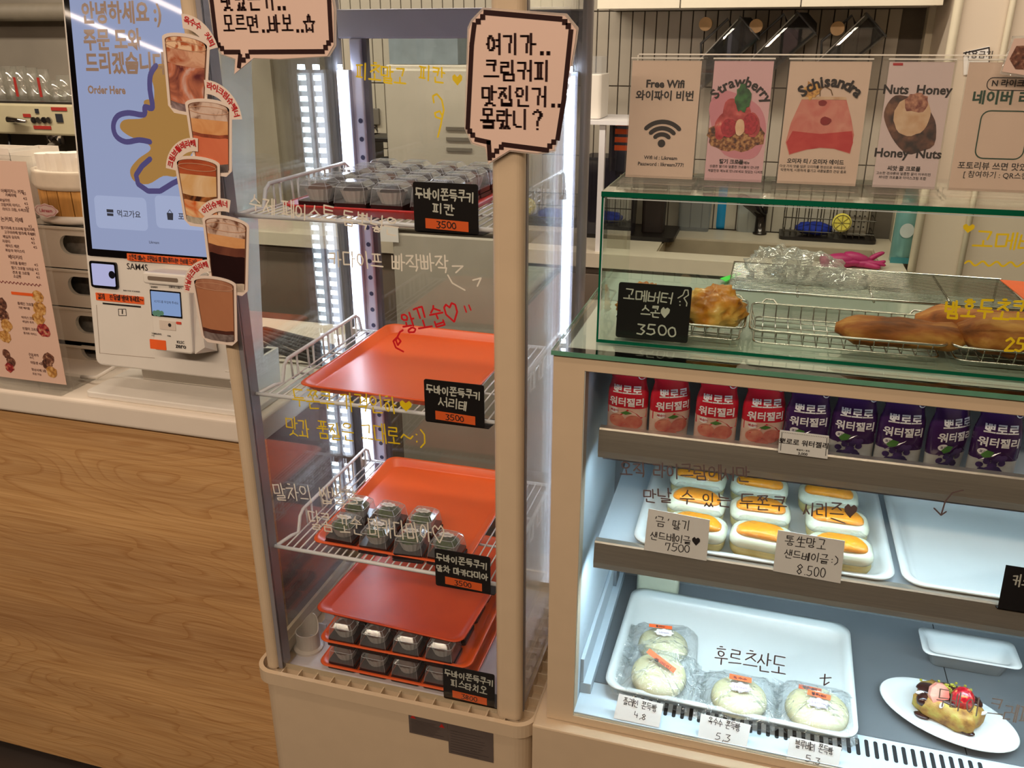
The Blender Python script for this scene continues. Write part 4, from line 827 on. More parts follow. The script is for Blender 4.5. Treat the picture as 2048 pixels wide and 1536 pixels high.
# orange trays
ornp=ramp_mat('orange_tray_plastic',[(.0,C(232,86,28)),(.5,C(238,94,32)),(1,C(242,104,38))],6,.35,.05); redp=mat('red_tray_plastic',C(204,40,36),.35,var=.03)
ornd=ramp_mat('stained_tray_plastic',[(.3,C(130,40,22)),(.4,C(206,70,28)),(.6,C(226,82,32))],7,.42,.05,detail=8)
def tray(x0,y0,z,m,lab,w_=.262,d_=.315,rz=0):
    t=thing('serving_tray',lab,'tray',(x0+w_/2,y0+d_/2,z),'orange plastic serving trays')
    x1,y1=x0+w_,y0+d_; ls=[]
    for i_,zz_ in ((.016,0),(.012,.0),(.004,.009),(.0,.0115),(.001,.013),(.006,.0125),(.015,.003),(.019,.002)): ls.append([Vector((a,b,z+zz_)) for a,b in rr(x0+i_,x1-i_,y0+i_,y1-i_,.018,5)])
    part('pan',MB().loops(ls),m,t,smooth=True)
    t.rotation_euler.z=rz; return t
tray(-.636,1.035,SH[0]+.003,redp,'red-orange tray full of dark cookie boxes on the upper wire shelf')
tray(-.634,1.036,SH[1]+.003,ornp,'empty orange tray on the middle wire shelf',rz=-.03)
tray(-.638,1.032,SH[2]+.003,ornp,'orange tray holding seven green cookie boxes on the lower wire shelf')
# cookie boxes
def cookie_box(x,y,z,kind,lab,grp):
    t=thing('cookie_box',lab,'cookie box',(x,y,z),grp); b=.0255; bm={'green':'x'}
    part('base',MB().rrect(x-b,x+b,y-b,y+b,z,z+.006,.004,3).rrect(x-b+.0015,x+b-.0015,y-b+.0015,y+b-.0015,z+.0065,z+.013,.004,3),mat('brown_black_plastic',C(40,22,24),.15,var=.02),t)
    ls=[[Vector((x+a,y+c,z+zz_)) for a,c in rr(-s_,s_,-s_,s_,.005,3)] for zz_,s_ in ((.012,.0240),(.034,.0212),(.0405,.0155),(.041,.002))]
    part('clear_lid',MB().loops(ls,False,True),clearp,t)
    em_=MB()
    for zz_,s_ in ((.034,.0213),(.0405,.0156)): em_.tube([Vector((x+a,y+c,z+zz_)) for a,c in rr(-s_,s_,-s_,s_,.005,2)],.00035,3,True)
    for sx_ in (-1,1):
        for sy_ in (-1,1): em_.tube([(x+sx_*.0230,y+sy_*.0230,z+.012),(x+sx_*.0200,y+sy_*.0200,z+.034),(x+sx_*.0145,y+sy_*.0145,z+.0405)],.00035,3)
    part('lid_edge_highlight',em_,mat('pale_rim_highlight',C(214,214,220),.15,var=0,spec=.8),t)  # whitish lines put the rim highlights of the clear lid into colour
    wavy=[]
    for zz_,r_ in ((.013,.0145),(.029,.0205)): wavy.append([Vector((x+r_*(1+.05*(k%2))*math.cos(2*PI*k/36),y+r_*(1+.05*(k%2))*math.sin(2*PI*k/36),z+zz_)) for k in range(36)])
    part('paper_case',MB().loops(wavy,True,False),mat('grey_paper_case',C(206,198,192),.7) ,t)
    cm={'dark':mat('dark_cookie',C(54,30,26),.8,var=.15,bump=.5),'brown':mat('brown_cookie',C(112,70,48),.8,var=.15,bump=.5),'green':ramp_mat('matcha_cookie',[(.3,C(44,62,24)),(.7,C(92,110,48))],120,.9,.6),'cream':mat('pale_cookie',C(104,62,46),.9,var=.15,bump=.3)}[kind]
    part('cookie',MB().ell((x,y,z+.0265),.0172,.0172,.0085,16,8),cm,t,smooth=True)
    return t
proto={}
def place_box(x,y,z,kind,lab,grp,top=None,rz=0):
    key=(kind,top)
    if key not in proto:
        t=cookie_box(x,y,z,kind,lab,grp); proto[key]=t
        if top:
            fr=Fr((x,y,z+.042),(1,0,0),(0,1,0)); part('cloud_label',MB().flat(fr,[((.0125+.0012*math.cos(q*PI/2.5))*math.cos(2*PI*q/40),(.0065+.001*math.cos(q*PI/2.5))*math.sin(2*PI*q/40)) for q in range(40)],0),mat('white_label',C(232,226,220),.5),t)
            part('writing',MB().text(fr,'Likream',0,-.0015,.0045,.01,d=.0003),pen_br,t)
    else: t=copy_tree(proto[key],(x,y,z),lab)
    t['group']=grp; t.rotation_euler.z=rz; return t
G1='dark cookie boxes on the red tray'; rd=random.Random(9)
for r_ in range(5):
    for c_ in range(4):
        x=-.592+c_*.055; y=1.077+r_*.054
        place_box(x+rd.uniform(-.002,.002),y,SH[0]+.0055,'dark' if (c_+r_)%3 else 'brown','dark cookie box on the red tray, %s from left, %s row back from the front'%(ORD[c_],ORD[r_]),G1,rz=rd.uniform(-.06,.06))
G3='green cookie boxes on the orange tray'
for i,(x,y) in enumerate(((-.592,1.066),(-.532,1.062),(-.473,1.058),(-.416,1.062))):
    place_box(x,y,SH[2]+.0055,'green','green cookie box with cloud label, %s from left in the front row of the tray'%ORD[i],G3,'c',rd.uniform(-.05,.1))
for i,(x,y) in enumerate(((-.598,1.124),(-.540,1.122),(-.478,1.12))):
    place_box(x,y,SH[2]+.0055,'green','green cookie box with cloud label, %s from left in the back row of the tray'%ORD[i],G3,'c',rd.uniform(-.05,.05))
# bottom stack: two trays of boxes and an empty tray on top
z1=FZ-.017; tray(-.651,1.036,z1,ornp,'bottom orange tray of the stack on the fridge floor, holding boxes',w_=.272)
z2=z1+.049; tray(-.649,1.040,z2,ornp,'second orange tray of the stack at the fridge floor, holding boxes',w_=.272,rz=.012)
z3=z2+.049; tray(-.65,1.046,z3,ornd,'empty stained orange tray lying on top of the box stack',w_=.27,rz=-.05)
for lvl,(zz_,nm) in enumerate(((z1,'bottom'),(z2,'second'))):
    for r_ in range(4):
        for c_ in range(4):
            if r_ in (1,2) and c_ in (1,2): continue
            place_box(-.610+c_*.0585-lvl*.0+lvl*.004,1.068+r_*.062,zz_+.0025,'cream','brown cookie box on the %s stacked tray, %s from left, %s row from the front'%(nm,ORD[c_],ORD[r_]),'boxes between the stacked orange trays')
# drain cup
q=Vector((-.694,1.085,FZ-.018)); dc=thing('plastic_scoop','beige plastic cup with a pointed cut-away rim on the fridge floor, front left','cup',q)
ls=[]; n=28
for zz_ in (0,1):
    l=[]
    for k in range(n):
        a_=2*PI*k/n; h=.036+ (.026*max(0,math.cos(a_-PI/2.4))**2); l.append(q+Vector((.021*math.cos(a_),.019*math.sin(a_),.0 if zz_==0 else h)))
    ls.append(l)
part('wall',MB().loops(ls,True,False),mat('beige_plastic',C(206,194,184),.4,var=.02),dc,solid=.0015)
part('collar',MB().lathe(q+Vector((0,0,.0)),[(.026,0),(.026,.004),(.021,.006)],24),MATS['beige_plastic'],dc)
# price signs: black boards with chalk writing
def price_sign(x0,x1,z0,z1,lines,price,lab,drop=.004,Y=1.0125):
    t=thing('price_sign',lab,'price sign',((x0+x1)/2,Y,z0)); fr=Fr((0,Y,0),(1,0,0),(0,.0,1))
    b=part('board',MB().prism(fr,rr(x0,x1,z0,z1,.003,3),-.0012,0),black_matt,t)
    part('foot',MB().prism(Fr((0,0,z0),(1,0,0),(0,1,0)),[(x0+.004,Y),(x1+.006,Y),(x1+.010,Y+.03),(x0+.01,Y+.03)],0,.0015),black,t)
    h=z1-z0; m_=MB()
    for tx,a,c_,b_,hh in lines: hand(m_,fr,tx,x0+(x1-x0)*a,z0+h*c_,x0+(x1-x0)*b_,z0+h*c_-.002,h*hh,.0019,.0004)
    part('chalk_writing',m_,chalk,t)
    o=part('orange_label',MB().prism(fr,[(x0+(x1-x0)*.18,z0+h*.09),(x0+(x1-x0)*.85,z0+h*.06),(x0+(x1-x0)*.85,z0+h*.26),(x0+(x1-x0)*.18,z0+h*.29)],.0001,.0007),orange_tape,t)
    m_=MB(); hand(m_,fr,price,x0+(x1-x0)*.34,z0+h*.12,x0+(x1-x0)*.66,z0+h*.11,h*.13,.0012,.0012); part('price_writing',m_,inkblk,o)
    return t
price_sign(-.4265,-.340,1.2755,1.339,[('두바이쫀득쿠키',.04,.68,.96,.2),('피칸',.3,.4,.66,.2)],'3500','black price sign reading pecan 3500 in front of the dark cookies')
price_sign(-.4225,-.3355,1.0085,1.0725,[('두바이쫀득쿠키',.04,.7,.96,.18),('서리태',.24,.42,.74,.2)],'3500','black price sign on the middle wire shelf, below the empty orange tray')
price_sign(-.4165,-.3295,.737,.802,[('두바이쫀득쿠키',.03,.7,.97,.18),('말차 마카다미아',.03,.42,.97,.16)],'3500','black price sign with three lines in front of the green cookies')
price_sign(-.4105,-.3245,.5225,.589,[('두바이쫀득쿠키',.04,.7,1.0,.18),('피스타치오',.16,.42,.86,.2)],'3800','black price sign reading 3800 at the fridge floor')
# ---------------------------------------------------------------- stickers and speech bubbles on the front
pinkpaper=mat('pink_laminate',C(232,202,186),.22,var=.015,scale=6,coat=.6); lam=glass('laminate_edge',(.97,.95,.93),.03,.12,.8,haze=.35,hazecol=(.85,.72,.62))
BF=FY(.9935)
def bubble(outer,border,cell,texts,tail,lab,loc):
    t=thing('speech_bubble_sign',lab,'sign',loc)
    L=[BF.loc(*p) for p in outer]; cx=sum(p[0] for p in L)/len(L); cz=sum(p[1] for p in L)/len(L)
    part('laminate',MB().prism(BF,[(cx+(a-cx)*1.035,cz+(b-cz)*1.03) for a,b in L],-.0004,.0002),lam,t)
    part('card',MB().prism(BF,L,.0002,.0008),pinkpaper,t)
    m_=MB()
    for seg in border: m_.ribbon(BF,[BF.loc(*p) for p in seg],cell,.0011,caps=False,square=True)
    for px,py in tail: a=BF.loc(px,py); m_.flat(BF,[(a[0]-cell*.55,a[1]-cell*.55),(a[0]+cell*.55,a[1]-cell*.55),(a[0]+cell*.55,a[1]+cell*.55),(a[0]-cell*.55,a[1]+cell*.55)],.0012)
    part('pixel_border',m_,inkbrown,t)
    m_=MB()
    for tx,px,py,h,ad in texts: a=BF.loc(px,py); pixtext(m_,BF,tx,a[0],a[1],h,None,.0012,ad)
    part('pixel_lettering',m_,inkbrown,t)
    return t
bubble([(968,20),(1130,32),(1153,60),(1150,85),(1118,262),(1108,300),(1075,306),(1020,300),(978,326),(972,294),(945,285),(932,255),(938,60),(945,44)],
 [[(972,25),(1120,38)],[(949,50),(944,90),(936,254)],[(954,279),(977,284)],[(978,286),(980,316)],[(1008,289),(1094,300)],[(1116,276),(1128,200),(1142,64)]],.0055,
 [('여기가..',975,108,.021,1.04),('크림커피',970,160,.021,1.04),('맛집인거..',966,210,.021,1.04),('몰랐니?',963,255,.021,1.04)],
 [(966,34),(957,43),(940,262),(946,270),(1003,294),(994,302),(986,310),(1100,292),(1108,284),(1130,44),(1137,52)],'speech-bubble sign with four lines of pixel lettering on the middle post',(-.3,.993,1.39))
bubble([(418,-60),(655,-60),(668,20),(668,90),(655,112),(560,118),(508,116),(470,147),(472,118),(445,108),(432,88),(420,0)],
 [[(422,-60),(424,0),(434,85)],[(652,-60),(659,0),(663,80)],[(452,104),(478,104)],[(502,104),(646,103)],[(481,112),(479,132)]],.0055,
 [('맛있는거..',446,20,.0235,.86),('모르면..바보..☆',450,64,.0185,1.0)],
 [(438,90),(445,97),(658,86),(652,95),(496,112),(488,120)],'speech-bubble sign with a star at the top left of the fridge front',(-.62,.993,1.5))
# drink cut-out stickers
liq=lambda n,st,sc_=60: ramp_mat(n,st,sc_,.3,.0,detail=4,dist=1.2)
DR=[('tall caramel-swirled iced coffee glass','옥수수 커피',(375,222),(372,74),84,[(0,.1,liq('glass_foot',[(.3,C(90,66,66)),(.7,C(170,150,150))])),(.1,.62,liq('milk_swirl',[(.3,C(96,44,48)),(.48,C(196,120,90)),(.65,C(214,196,190))],28)),(.62,.82,liq('caramel_foam',[(.35,C(168,84,50)),(.6,C(216,170,140))],40)),(.82,1,liq('caramel_cream',[(.4,C(176,92,54)),(.52,C(232,196,160))],55))],(402,98,60)),
('cream-topped layered pink coffee','라이크림슈페너',(428,342),(418,204),82,[(0,.12,liq('dark_foot',[(.3,C(50,40,40)),(.7,C(120,110,108))])),(.12,.5,liq('salmon_milk',[(.3,C(204,104,72)),(.7,C(220,128,92))],12)),(.5,.55,liq('coffee_line',[(.3,C(110,50,40)),(.7,C(170,90,60))])),(.55,.75,liq('tan_foam',[(.3,C(206,140,86)),(.7,C(226,172,120))],30)),(.75,1,liq('whip_cream',[(.35,C(112,70,50)),(.5,C(206,178,160)),(.8,C(226,206,190))],45))],(452,215,-40)),
('creme-brulee topped milk coffee','크림브륄레라떼',(408,446),(396,318),80,[(0,.1,liq('pale_foot',[(.3,C(150,140,124)),(.7,C(206,196,176))])),(.1,.36,liq('orange_swirl',[(.35,C(206,96,40)),(.55,C(232,190,140))],26)),(.36,.44,liq('dark_swirl',[(.35,C(60,34,24)),(.6,C(180,110,60))],40)),(.44,.76,liq('cream_milk',[(.3,C(214,168,110)),(.7,C(232,206,170))],20)),(.76,1,liq('brulee_top',[(.3,C(150,62,38)),(.7,C(190,98,60))],30))],(378,312,20)),
('cream-topped black coffee','아인슈페너',(462,578),(455,436),82,[(0,.12,liq('clear_foot',[(.3,C(130,116,104)),(.7,C(206,190,170))])),(.12,.5,liq('black_coffee',[(.3,C(26,12,14)),(.7,C(44,22,22))],10)),(.5,.62,liq('brown_band',[(.3,C(96,54,44)),(.7,C(130,78,60))],20)),(.62,.76,liq('tan_foam',[(.3,C(206,140,86)),(.7,C(226,172,120))],30)),(.76,1,liq('whip_cream',[(.35,C(112,70,50)),(.5,C(206,178,160)),(.8,C(226,206,190))],45))],(436,440,0)),
('plain brown milk tea with a dark base','바닐라크림라떼',(444,678),(432,556),78,[(0,.12,liq('brown_foot',[(.3,C(60,36,34)),(.7,C(160,146,140))],30)),(.12,.18,liq('dark_base',[(.3,C(60,30,28)),(.7,C(90,54,44))],20)),(.18,.82,liq('milk_tea',[(.3,C(168,110,78)),(.7,C(180,122,88))],8)),(.82,1,liq('tea_top',[(.3,C(150,96,72)),(.7,C(190,140,110))],20))],(405,560,10))]
SF=FY(.9905)
for i,(lab,tag_,bt,tp2,wpx,lay,tagp) in enumerate(DR):
    b0=SF.loc(*bt); t0=SF.loc(*tp2); wd=SF.loc(tp2[0]+wpx/2,tp2[1])[0]-SF.loc(tp2[0]-wpx/2,tp2[1])[0]; off=-i*.0014
    up2=Vector((t0[0]-b0[0],t0[1]-b0[1])); H=up2.length
    fr=Fr(SF.pt(b0[0],b0[1],-off*0+i*.0014),(1,0,0),(0,0,1)); kx=(t0[0]-b0[0])/H
    fr=Fr(SF.pt(b0[0],b0[1],i*.0014),(math.cos(math.atan(kx)),0,-math.sin(math.atan(kx))),(math.sin(math.atan(kx)),0,math.cos(math.atan(kx))))
    t=thing('drink_sticker','sticker of a %s, %s from the top'%(lab,ORD[i]),'sticker',SF.pt(b0[0],b0[1]),'drink cut-out stickers down the left post')
    wf=lambda u:wd*.5*(.80+.2*u)
    def ctop(k,n=14,e=.06): return [(-wf(1)*k*math.cos(PI*j/n),H*(1-e)+H*e*k*math.sin(PI*j/n)) for j in range(n+1)]
    sg=.004; body=[(wf(0)+sg,H*.03),(wf(0)*.8,-H*.015-sg),(-wf(0)*.8,-H*.015-sg),(-wf(0)-sg,H*.03)]+[(x*1.0+(-sg if x<0 else sg)*abs(x)/wf(1),y+sg) for x,y in ctop(1,14,.1)]
    part('white_border',MB().prism(fr,body,0,.0006),mat('sticker_white',C(232,214,200),.3,var=0,coat=.4),t)
    cup=part('cup_picture',MB().prism(fr,[(wf(0),H*.04),(wf(0)*.75,0),(-wf(0)*.75,0),(-wf(0),H*.04)]+ctop(1,14,.08),.0006,.0007),mat('cup_glass_edge',C(120,84,66),.3),t)
    for u0,u1,mm in lay:
        w0,w1=wf(u0)*.95,wf(u1)*.95
        if u1==1: pts=[(w0,H*u0)]+[(-x,y) for x,y in [(x*.93,y*.995) for x,y in ctop(1,14,.08)]]+[(-w0,H*u0)]
        else: pts=[(w0,H*u0+.001),(w1,H*u1),(w1*.5,H*u1+.0015),(-w1*.5,H*u1+.0015),(-w1,H*u1),(-w0,H*u0+.001),(-w0*.5,H*u0-.001),(w0*.5,H*u0-.001)]
        part('drink_layer',MB().flat(fr,pts,.0009+u0*.0002),mm,cup)
    part('rim_line',MB().ribbon(fr,[(wf(1)*.95*math.cos(2*PI*j/24),H*.88+H*.055*math.sin(2*PI*j/24)) for j in range(25)],.0008,.0013),mat('rim_highlight',C(196,150,120),.3),cup)
    # curved name tag
    R_=wd*.62; n=len(tag_); side={0:58,1:50,2:128,3:112,4:138}[i]
    arc=[]; span=11.5*n; m_=MB(); bk_=[]
    cxx,cyy=0,H*.9
    for j in range(n):
        a_=math.radians(side+span/2-span*(j+.5)/n); x=cxx+R_*1.02*math.cos(a_); y=cyy-R_*.35+R_*1.02*math.sin(a_); m_.text(fr,tag_[j],x,y,.0095,.03,'CENTER',.0012,a_-PI/2)
    bo=[(cxx+(R_+.011)*math.cos(math.radians(side+span/2+4-(span+8)*j/14)),cyy-R_*.35+(R_+.011)*math.sin(math.radians(side+span/2+4-(span+8)*j/14))) for j in range(15)]
    bi=[(cxx+(R_-.006)*math.cos(math.radians(side+span/2+4-(span+8)*j/14)),cyy-R_*.35+(R_-.006)*math.sin(math.radians(side+span/2+4-(span+8)*j/14))) for j in range(14,-1,-1)]
    mm_=MB(); 
    for j in range(14): mm_.flat(fr,[bo[j],bi[14-j],bi[13-j],bo[j+1]],.0007)
    part('name_tag',mm_,MATS['sticker_white'],t); part('name_lettering',m_,inkred,t)
# ---------------------------------------------------------------- CAKE SHOWCASE (right)
SX=-.237; SR=.70; SB=1.44; ST=1.132
scs=thing('cake_showcase','low cream-framed refrigerated showcase with lit shelves, on the right','showcase',(.2,1.2,0))
part('base_cabinet',MB().box(-.255,SR,.98,SB,.05,.538),cream,scs,bevel=.003)
fr_m=MB().box(SX,SX+.041,1.0,1.03,.54,ST).box(SX+.041,SR,1.0,1.03,1.113,ST).box(SX+.041,SR,1.0,1.03,.54,.553)
part('front_frame',fr_m,cream,scs)
part('outer_side',MB().box(SX,SX+.012,1.03,SB,.54,ST),cream,scs)
iw=mat('interior_white',C(206,220,230),.35,var=.015); gsteel=mat('interior_steel',C(150,154,158),.35,.6,var=.06,scale=6)
part('inner_side',MB().box(SX+.012,SX+.04,1.03,1.40,.54,1.10),iw,scs)
part('side_ledge',MB().box(SX+.04,SX+.058,1.05,1.40,.553,.575).box(SX+.04,SX+.046,1.05,1.4,.575,.62),iw,scs,bevel=.001)
part('side_channel',MB().box(SX+.04,SX+.052,1.31,1.345,.58,1.08),gsteel,scs)
m_=MB()
for i in range(14): m_.box(SX+.0521,SX+.0525,1.324,1.328,.62+i*.032,.635+i*.032)
part('channel_slot',m_,dark,scs)
part('back_panel',MB().box(SX+.04,SR,1.385,1.40,.54,1.10),mat('back_panel_grey',C(150,152,152),.4,.2,var=.05,scale=4),scs)
part('floor_plate',MB().box(SX+.04,SR,1.078,1.385,.546,.558),gsteel,scs)
part('floor_seam',MB().box(.36,.3615,1.078,1.385,.558,.5584),dark,scs)
part('front_grille_plate',MB().box(SX+.041,SR,1.006,1.078,.546,.556),iw,scs)
m_=None
fz=.5564
for i in range(40):
    x=-.112+i*.0125
    if m_ is None:
        m_=part('vent_slot',MB().prism(Fr((0,0,fz),(1,0,0),(0,1,0)),rr(x-.0028,x+.0028,1.036,1.07 if i==0 else 1.07,.0027,3),0,.0002),dark,scs); x_=x
    else: c=m_.copy(); COL.objects.link(c); c.parent=scs; c.location=(x-x_,0,0)
part('showcase_top',MB().box(SX+.002,SR,1.002,SB,1.118,ST),mat('top_board_white',C(214,214,204),.4,var=.01),scs)
part('glass_top',MB().box(SX-.002,SR,.996,SB,ST,ST+.006),pgreen,scs)
part('glass_top_edge',MB().box(SX-.002,SR,.9955,.9965,ST,ST+.006).box(SX-.0025,SX-.0015,.996,SB,ST,ST+.006),mat('soft_green_edge',C(96,150,124),.2,var=.1),scs)
gs=part('front_glass',MB().prism(FY(1.0035),rr(SX+.041,SR,.553,1.113,.008,4),-.0015,.0015),pg,scs)
part('glass_seal',MB().ribbon(FY(1.0015),[(SX+.041,1.1125),(SX+.041,.5535),(SR,.5535)],.0022,0,caps=False).ribbon(FY(1.0015),[(SX+.041,1.1125),(SR,1.1125)],.0012,0,caps=False),mat('pale_seal',C(206,216,214),.3),scs)
# lit tubes under the top and shelves (cool strips)
ledc=mat('showcase_led',(.68,.88,1,1),.4,var=0,emis=36)
lc=mat('lamp_housing',C(210,212,228),.3)
for y,z in ((1.05,1.108),(1.062,.965),(1.062,.793)):
    hh=part('light_bar',MB().box(SX+.06,SR,y-.008,y+.010,z,z+.008),lc,scs)
    part('light_strip',MB().box(SX+.065,SR,y-.005,y+.007,z-.0006,z),(ledc if z>.9 else mat('showcase_led_low',(.68,.88,1,1),.4,var=0,emis=95)) if z<1.1 else mat('showcase_led_top',(.75,.84,1,1),.4,var=0,emis=3),hh)
# shelves
def shelf(z,zr,lab,d_):
    t=thing('shelf',lab,'shelf',(.2,1.2,z),'metal shelves of the cake showcase')
    pr=[(1.028,zr),(1.03,zr+.002),(1.04,zr+.002),(1.04,zr-.006),(1.034,zr-.008),(1.034,zr-.026),(1.044,zr-.036),(1.044,zr-.04),(1.026,zr-.04),(1.024,zr-.03),(1.026,zr-.012)]
    a=[Vector((SX+.058,y,zz_)) for y,zz_ in pr]; b=[Vector((SR,y,zz_)) for y,zz_ in pr]; part('price_rail',MB().loops([a,b]),alu,t)
    part('deck',MB().box(SX+.058,SR,1.04,d_,z-.006,z),iw,t)
    part('deck_flange',MB().box(SX+.058,SR,d_-.003,d_,z-.02,z-.006),iw,t)
    return t
shelf(.998,1.021,'upper showcase shelf, holding the jelly pouches',1.30); shelf(.835,.845,'lower showcase shelf, holding the bagel sandwiches',1.35)
# price cards
def card(corners,lines,lab,Y,mm=paper,ink=inkblk,name='price_card',w=.0012,foot=False,rot=0,printed=None,tilt=0):
    fr=Fr((0,Y,.5565),(1,0,0),(0,tilt,1)) if tilt else FY(Y); L=[fr.loc(*p) for p in corners]; cx=sum(a for a,b in L)/4; cz=min(b for a,b in L)+(.5565 if tilt else 0)
    t=thing(name,lab,'price card',(cx,Y,cz)); part('card',MB().prism(fr,L[::-1],-.0006,0),mm,t)
    m_=MB()
    for tx,x0,y0,x1,y1,h in lines: handpx(m_,fr,tx,x0,y0,x1,y1,h,w,.0005)
    if printed:
        for tx,px,py,h in printed: a=fr.loc(px,py); m_.text(fr,tx,a[0],a[1],h,.02,'CENTER',.0005)
    part('writing',m_,ink,t)
    if foot: a,b=L[3],L[2]; part('stand_foot',MB().prism(Fr((0,0,cz),(1,0,0),(0,1,0)),[(a[0]-.01,Y+.03),(a[0],Y),(b[0],Y),(b[0]-.01,Y+.03)],0,.0015),black,t)
    return t
card([(1297,1017),(1420,1040),(1413,1122),(1288,1100)],[("'금' 딸기",1305,1050,1380,1062,18),('샌드베이글♥',1300,1077,1402,1091,15),('7500',1328,1099,1378,1106,15)],'grey handwritten card reading 7500, left on the lower showcase shelf rail',1.0225,w=.0011)
card([(1556,1060),(1690,1082),(1681,1167),(1546,1142)],[('통生망고',1570,1088,1654,1099,19),('샌드베이글:)',1568,1114,1674,1129,16),('8.500',1590,1146,1650,1155,20)],'handwritten card reading 8.500 in front of the mango bagels',1.0225,w=.0011)
card([(2012,1130),(2110,1145),(2105,1235),(1995,1218)],[('커스타드',2024,1172,2100,1180,24)],'black price sign at the right end of the lower showcase shelf',1.0225,black_matt,chalk,'price_sign',.0018,True)
card([(1238,1387),(1327,1408),(1318,1455),(1227,1436)],[('플레인 쫀득빵',1246,1408,1314,1424,14),('4,8',1266,1434,1290,1440,12)],'white card reading 4,8 below the stacked plain buns',1.0075,w=.0009,tilt=.75)
card([(1402,1427),(1502,1450),(1492,1500),(1395,1478)],[('옥수수 쫀득빵',1416,1447,1480,1463,14),('5,3',1428,1477,1458,1484,13)],'white card reading 5,3 below the middle packed bun',1.0075,w=.0009,tilt=.75)
card([(1580,1472),(1684,1495),(1675,1545),(1572,1522)],[('블루베리 쫀득빵',1590,1494,1667,1511,15),('5.3',1608,1522,1640,1530,13)],'white card reading 5.3 below the right packed bun',1.0075,w=.0009,tilt=.75)
pc=card([(1560,860),(1658,872),(1655,918),(1556,905)],[],'small printed tag with a dotted border in front of the dark purple pouches',1.0225,printed=[('뽀로로 워터젤리',1607,891,.0088),('복숭아 / 포도',1606,902,.003),('3,000',1605,910,.0052)])
a=FY(1.0225); m_=MB(); 
for (x0,y0,x1,y1) in ((1564,864,1654,875),(1561,900,1564,864),(1654,875,1651,912)):
    p=a.loc(x0,y0); q=a.loc(x1,y1)
    for i in range(26): m_.flat(a,circ(p[0]+(q[0]-p[0])*i/26,p[1]+(q[1]-p[1])*i/26,.0005,5),.0006)
part('dotted_border',m_,inkblk,pc)
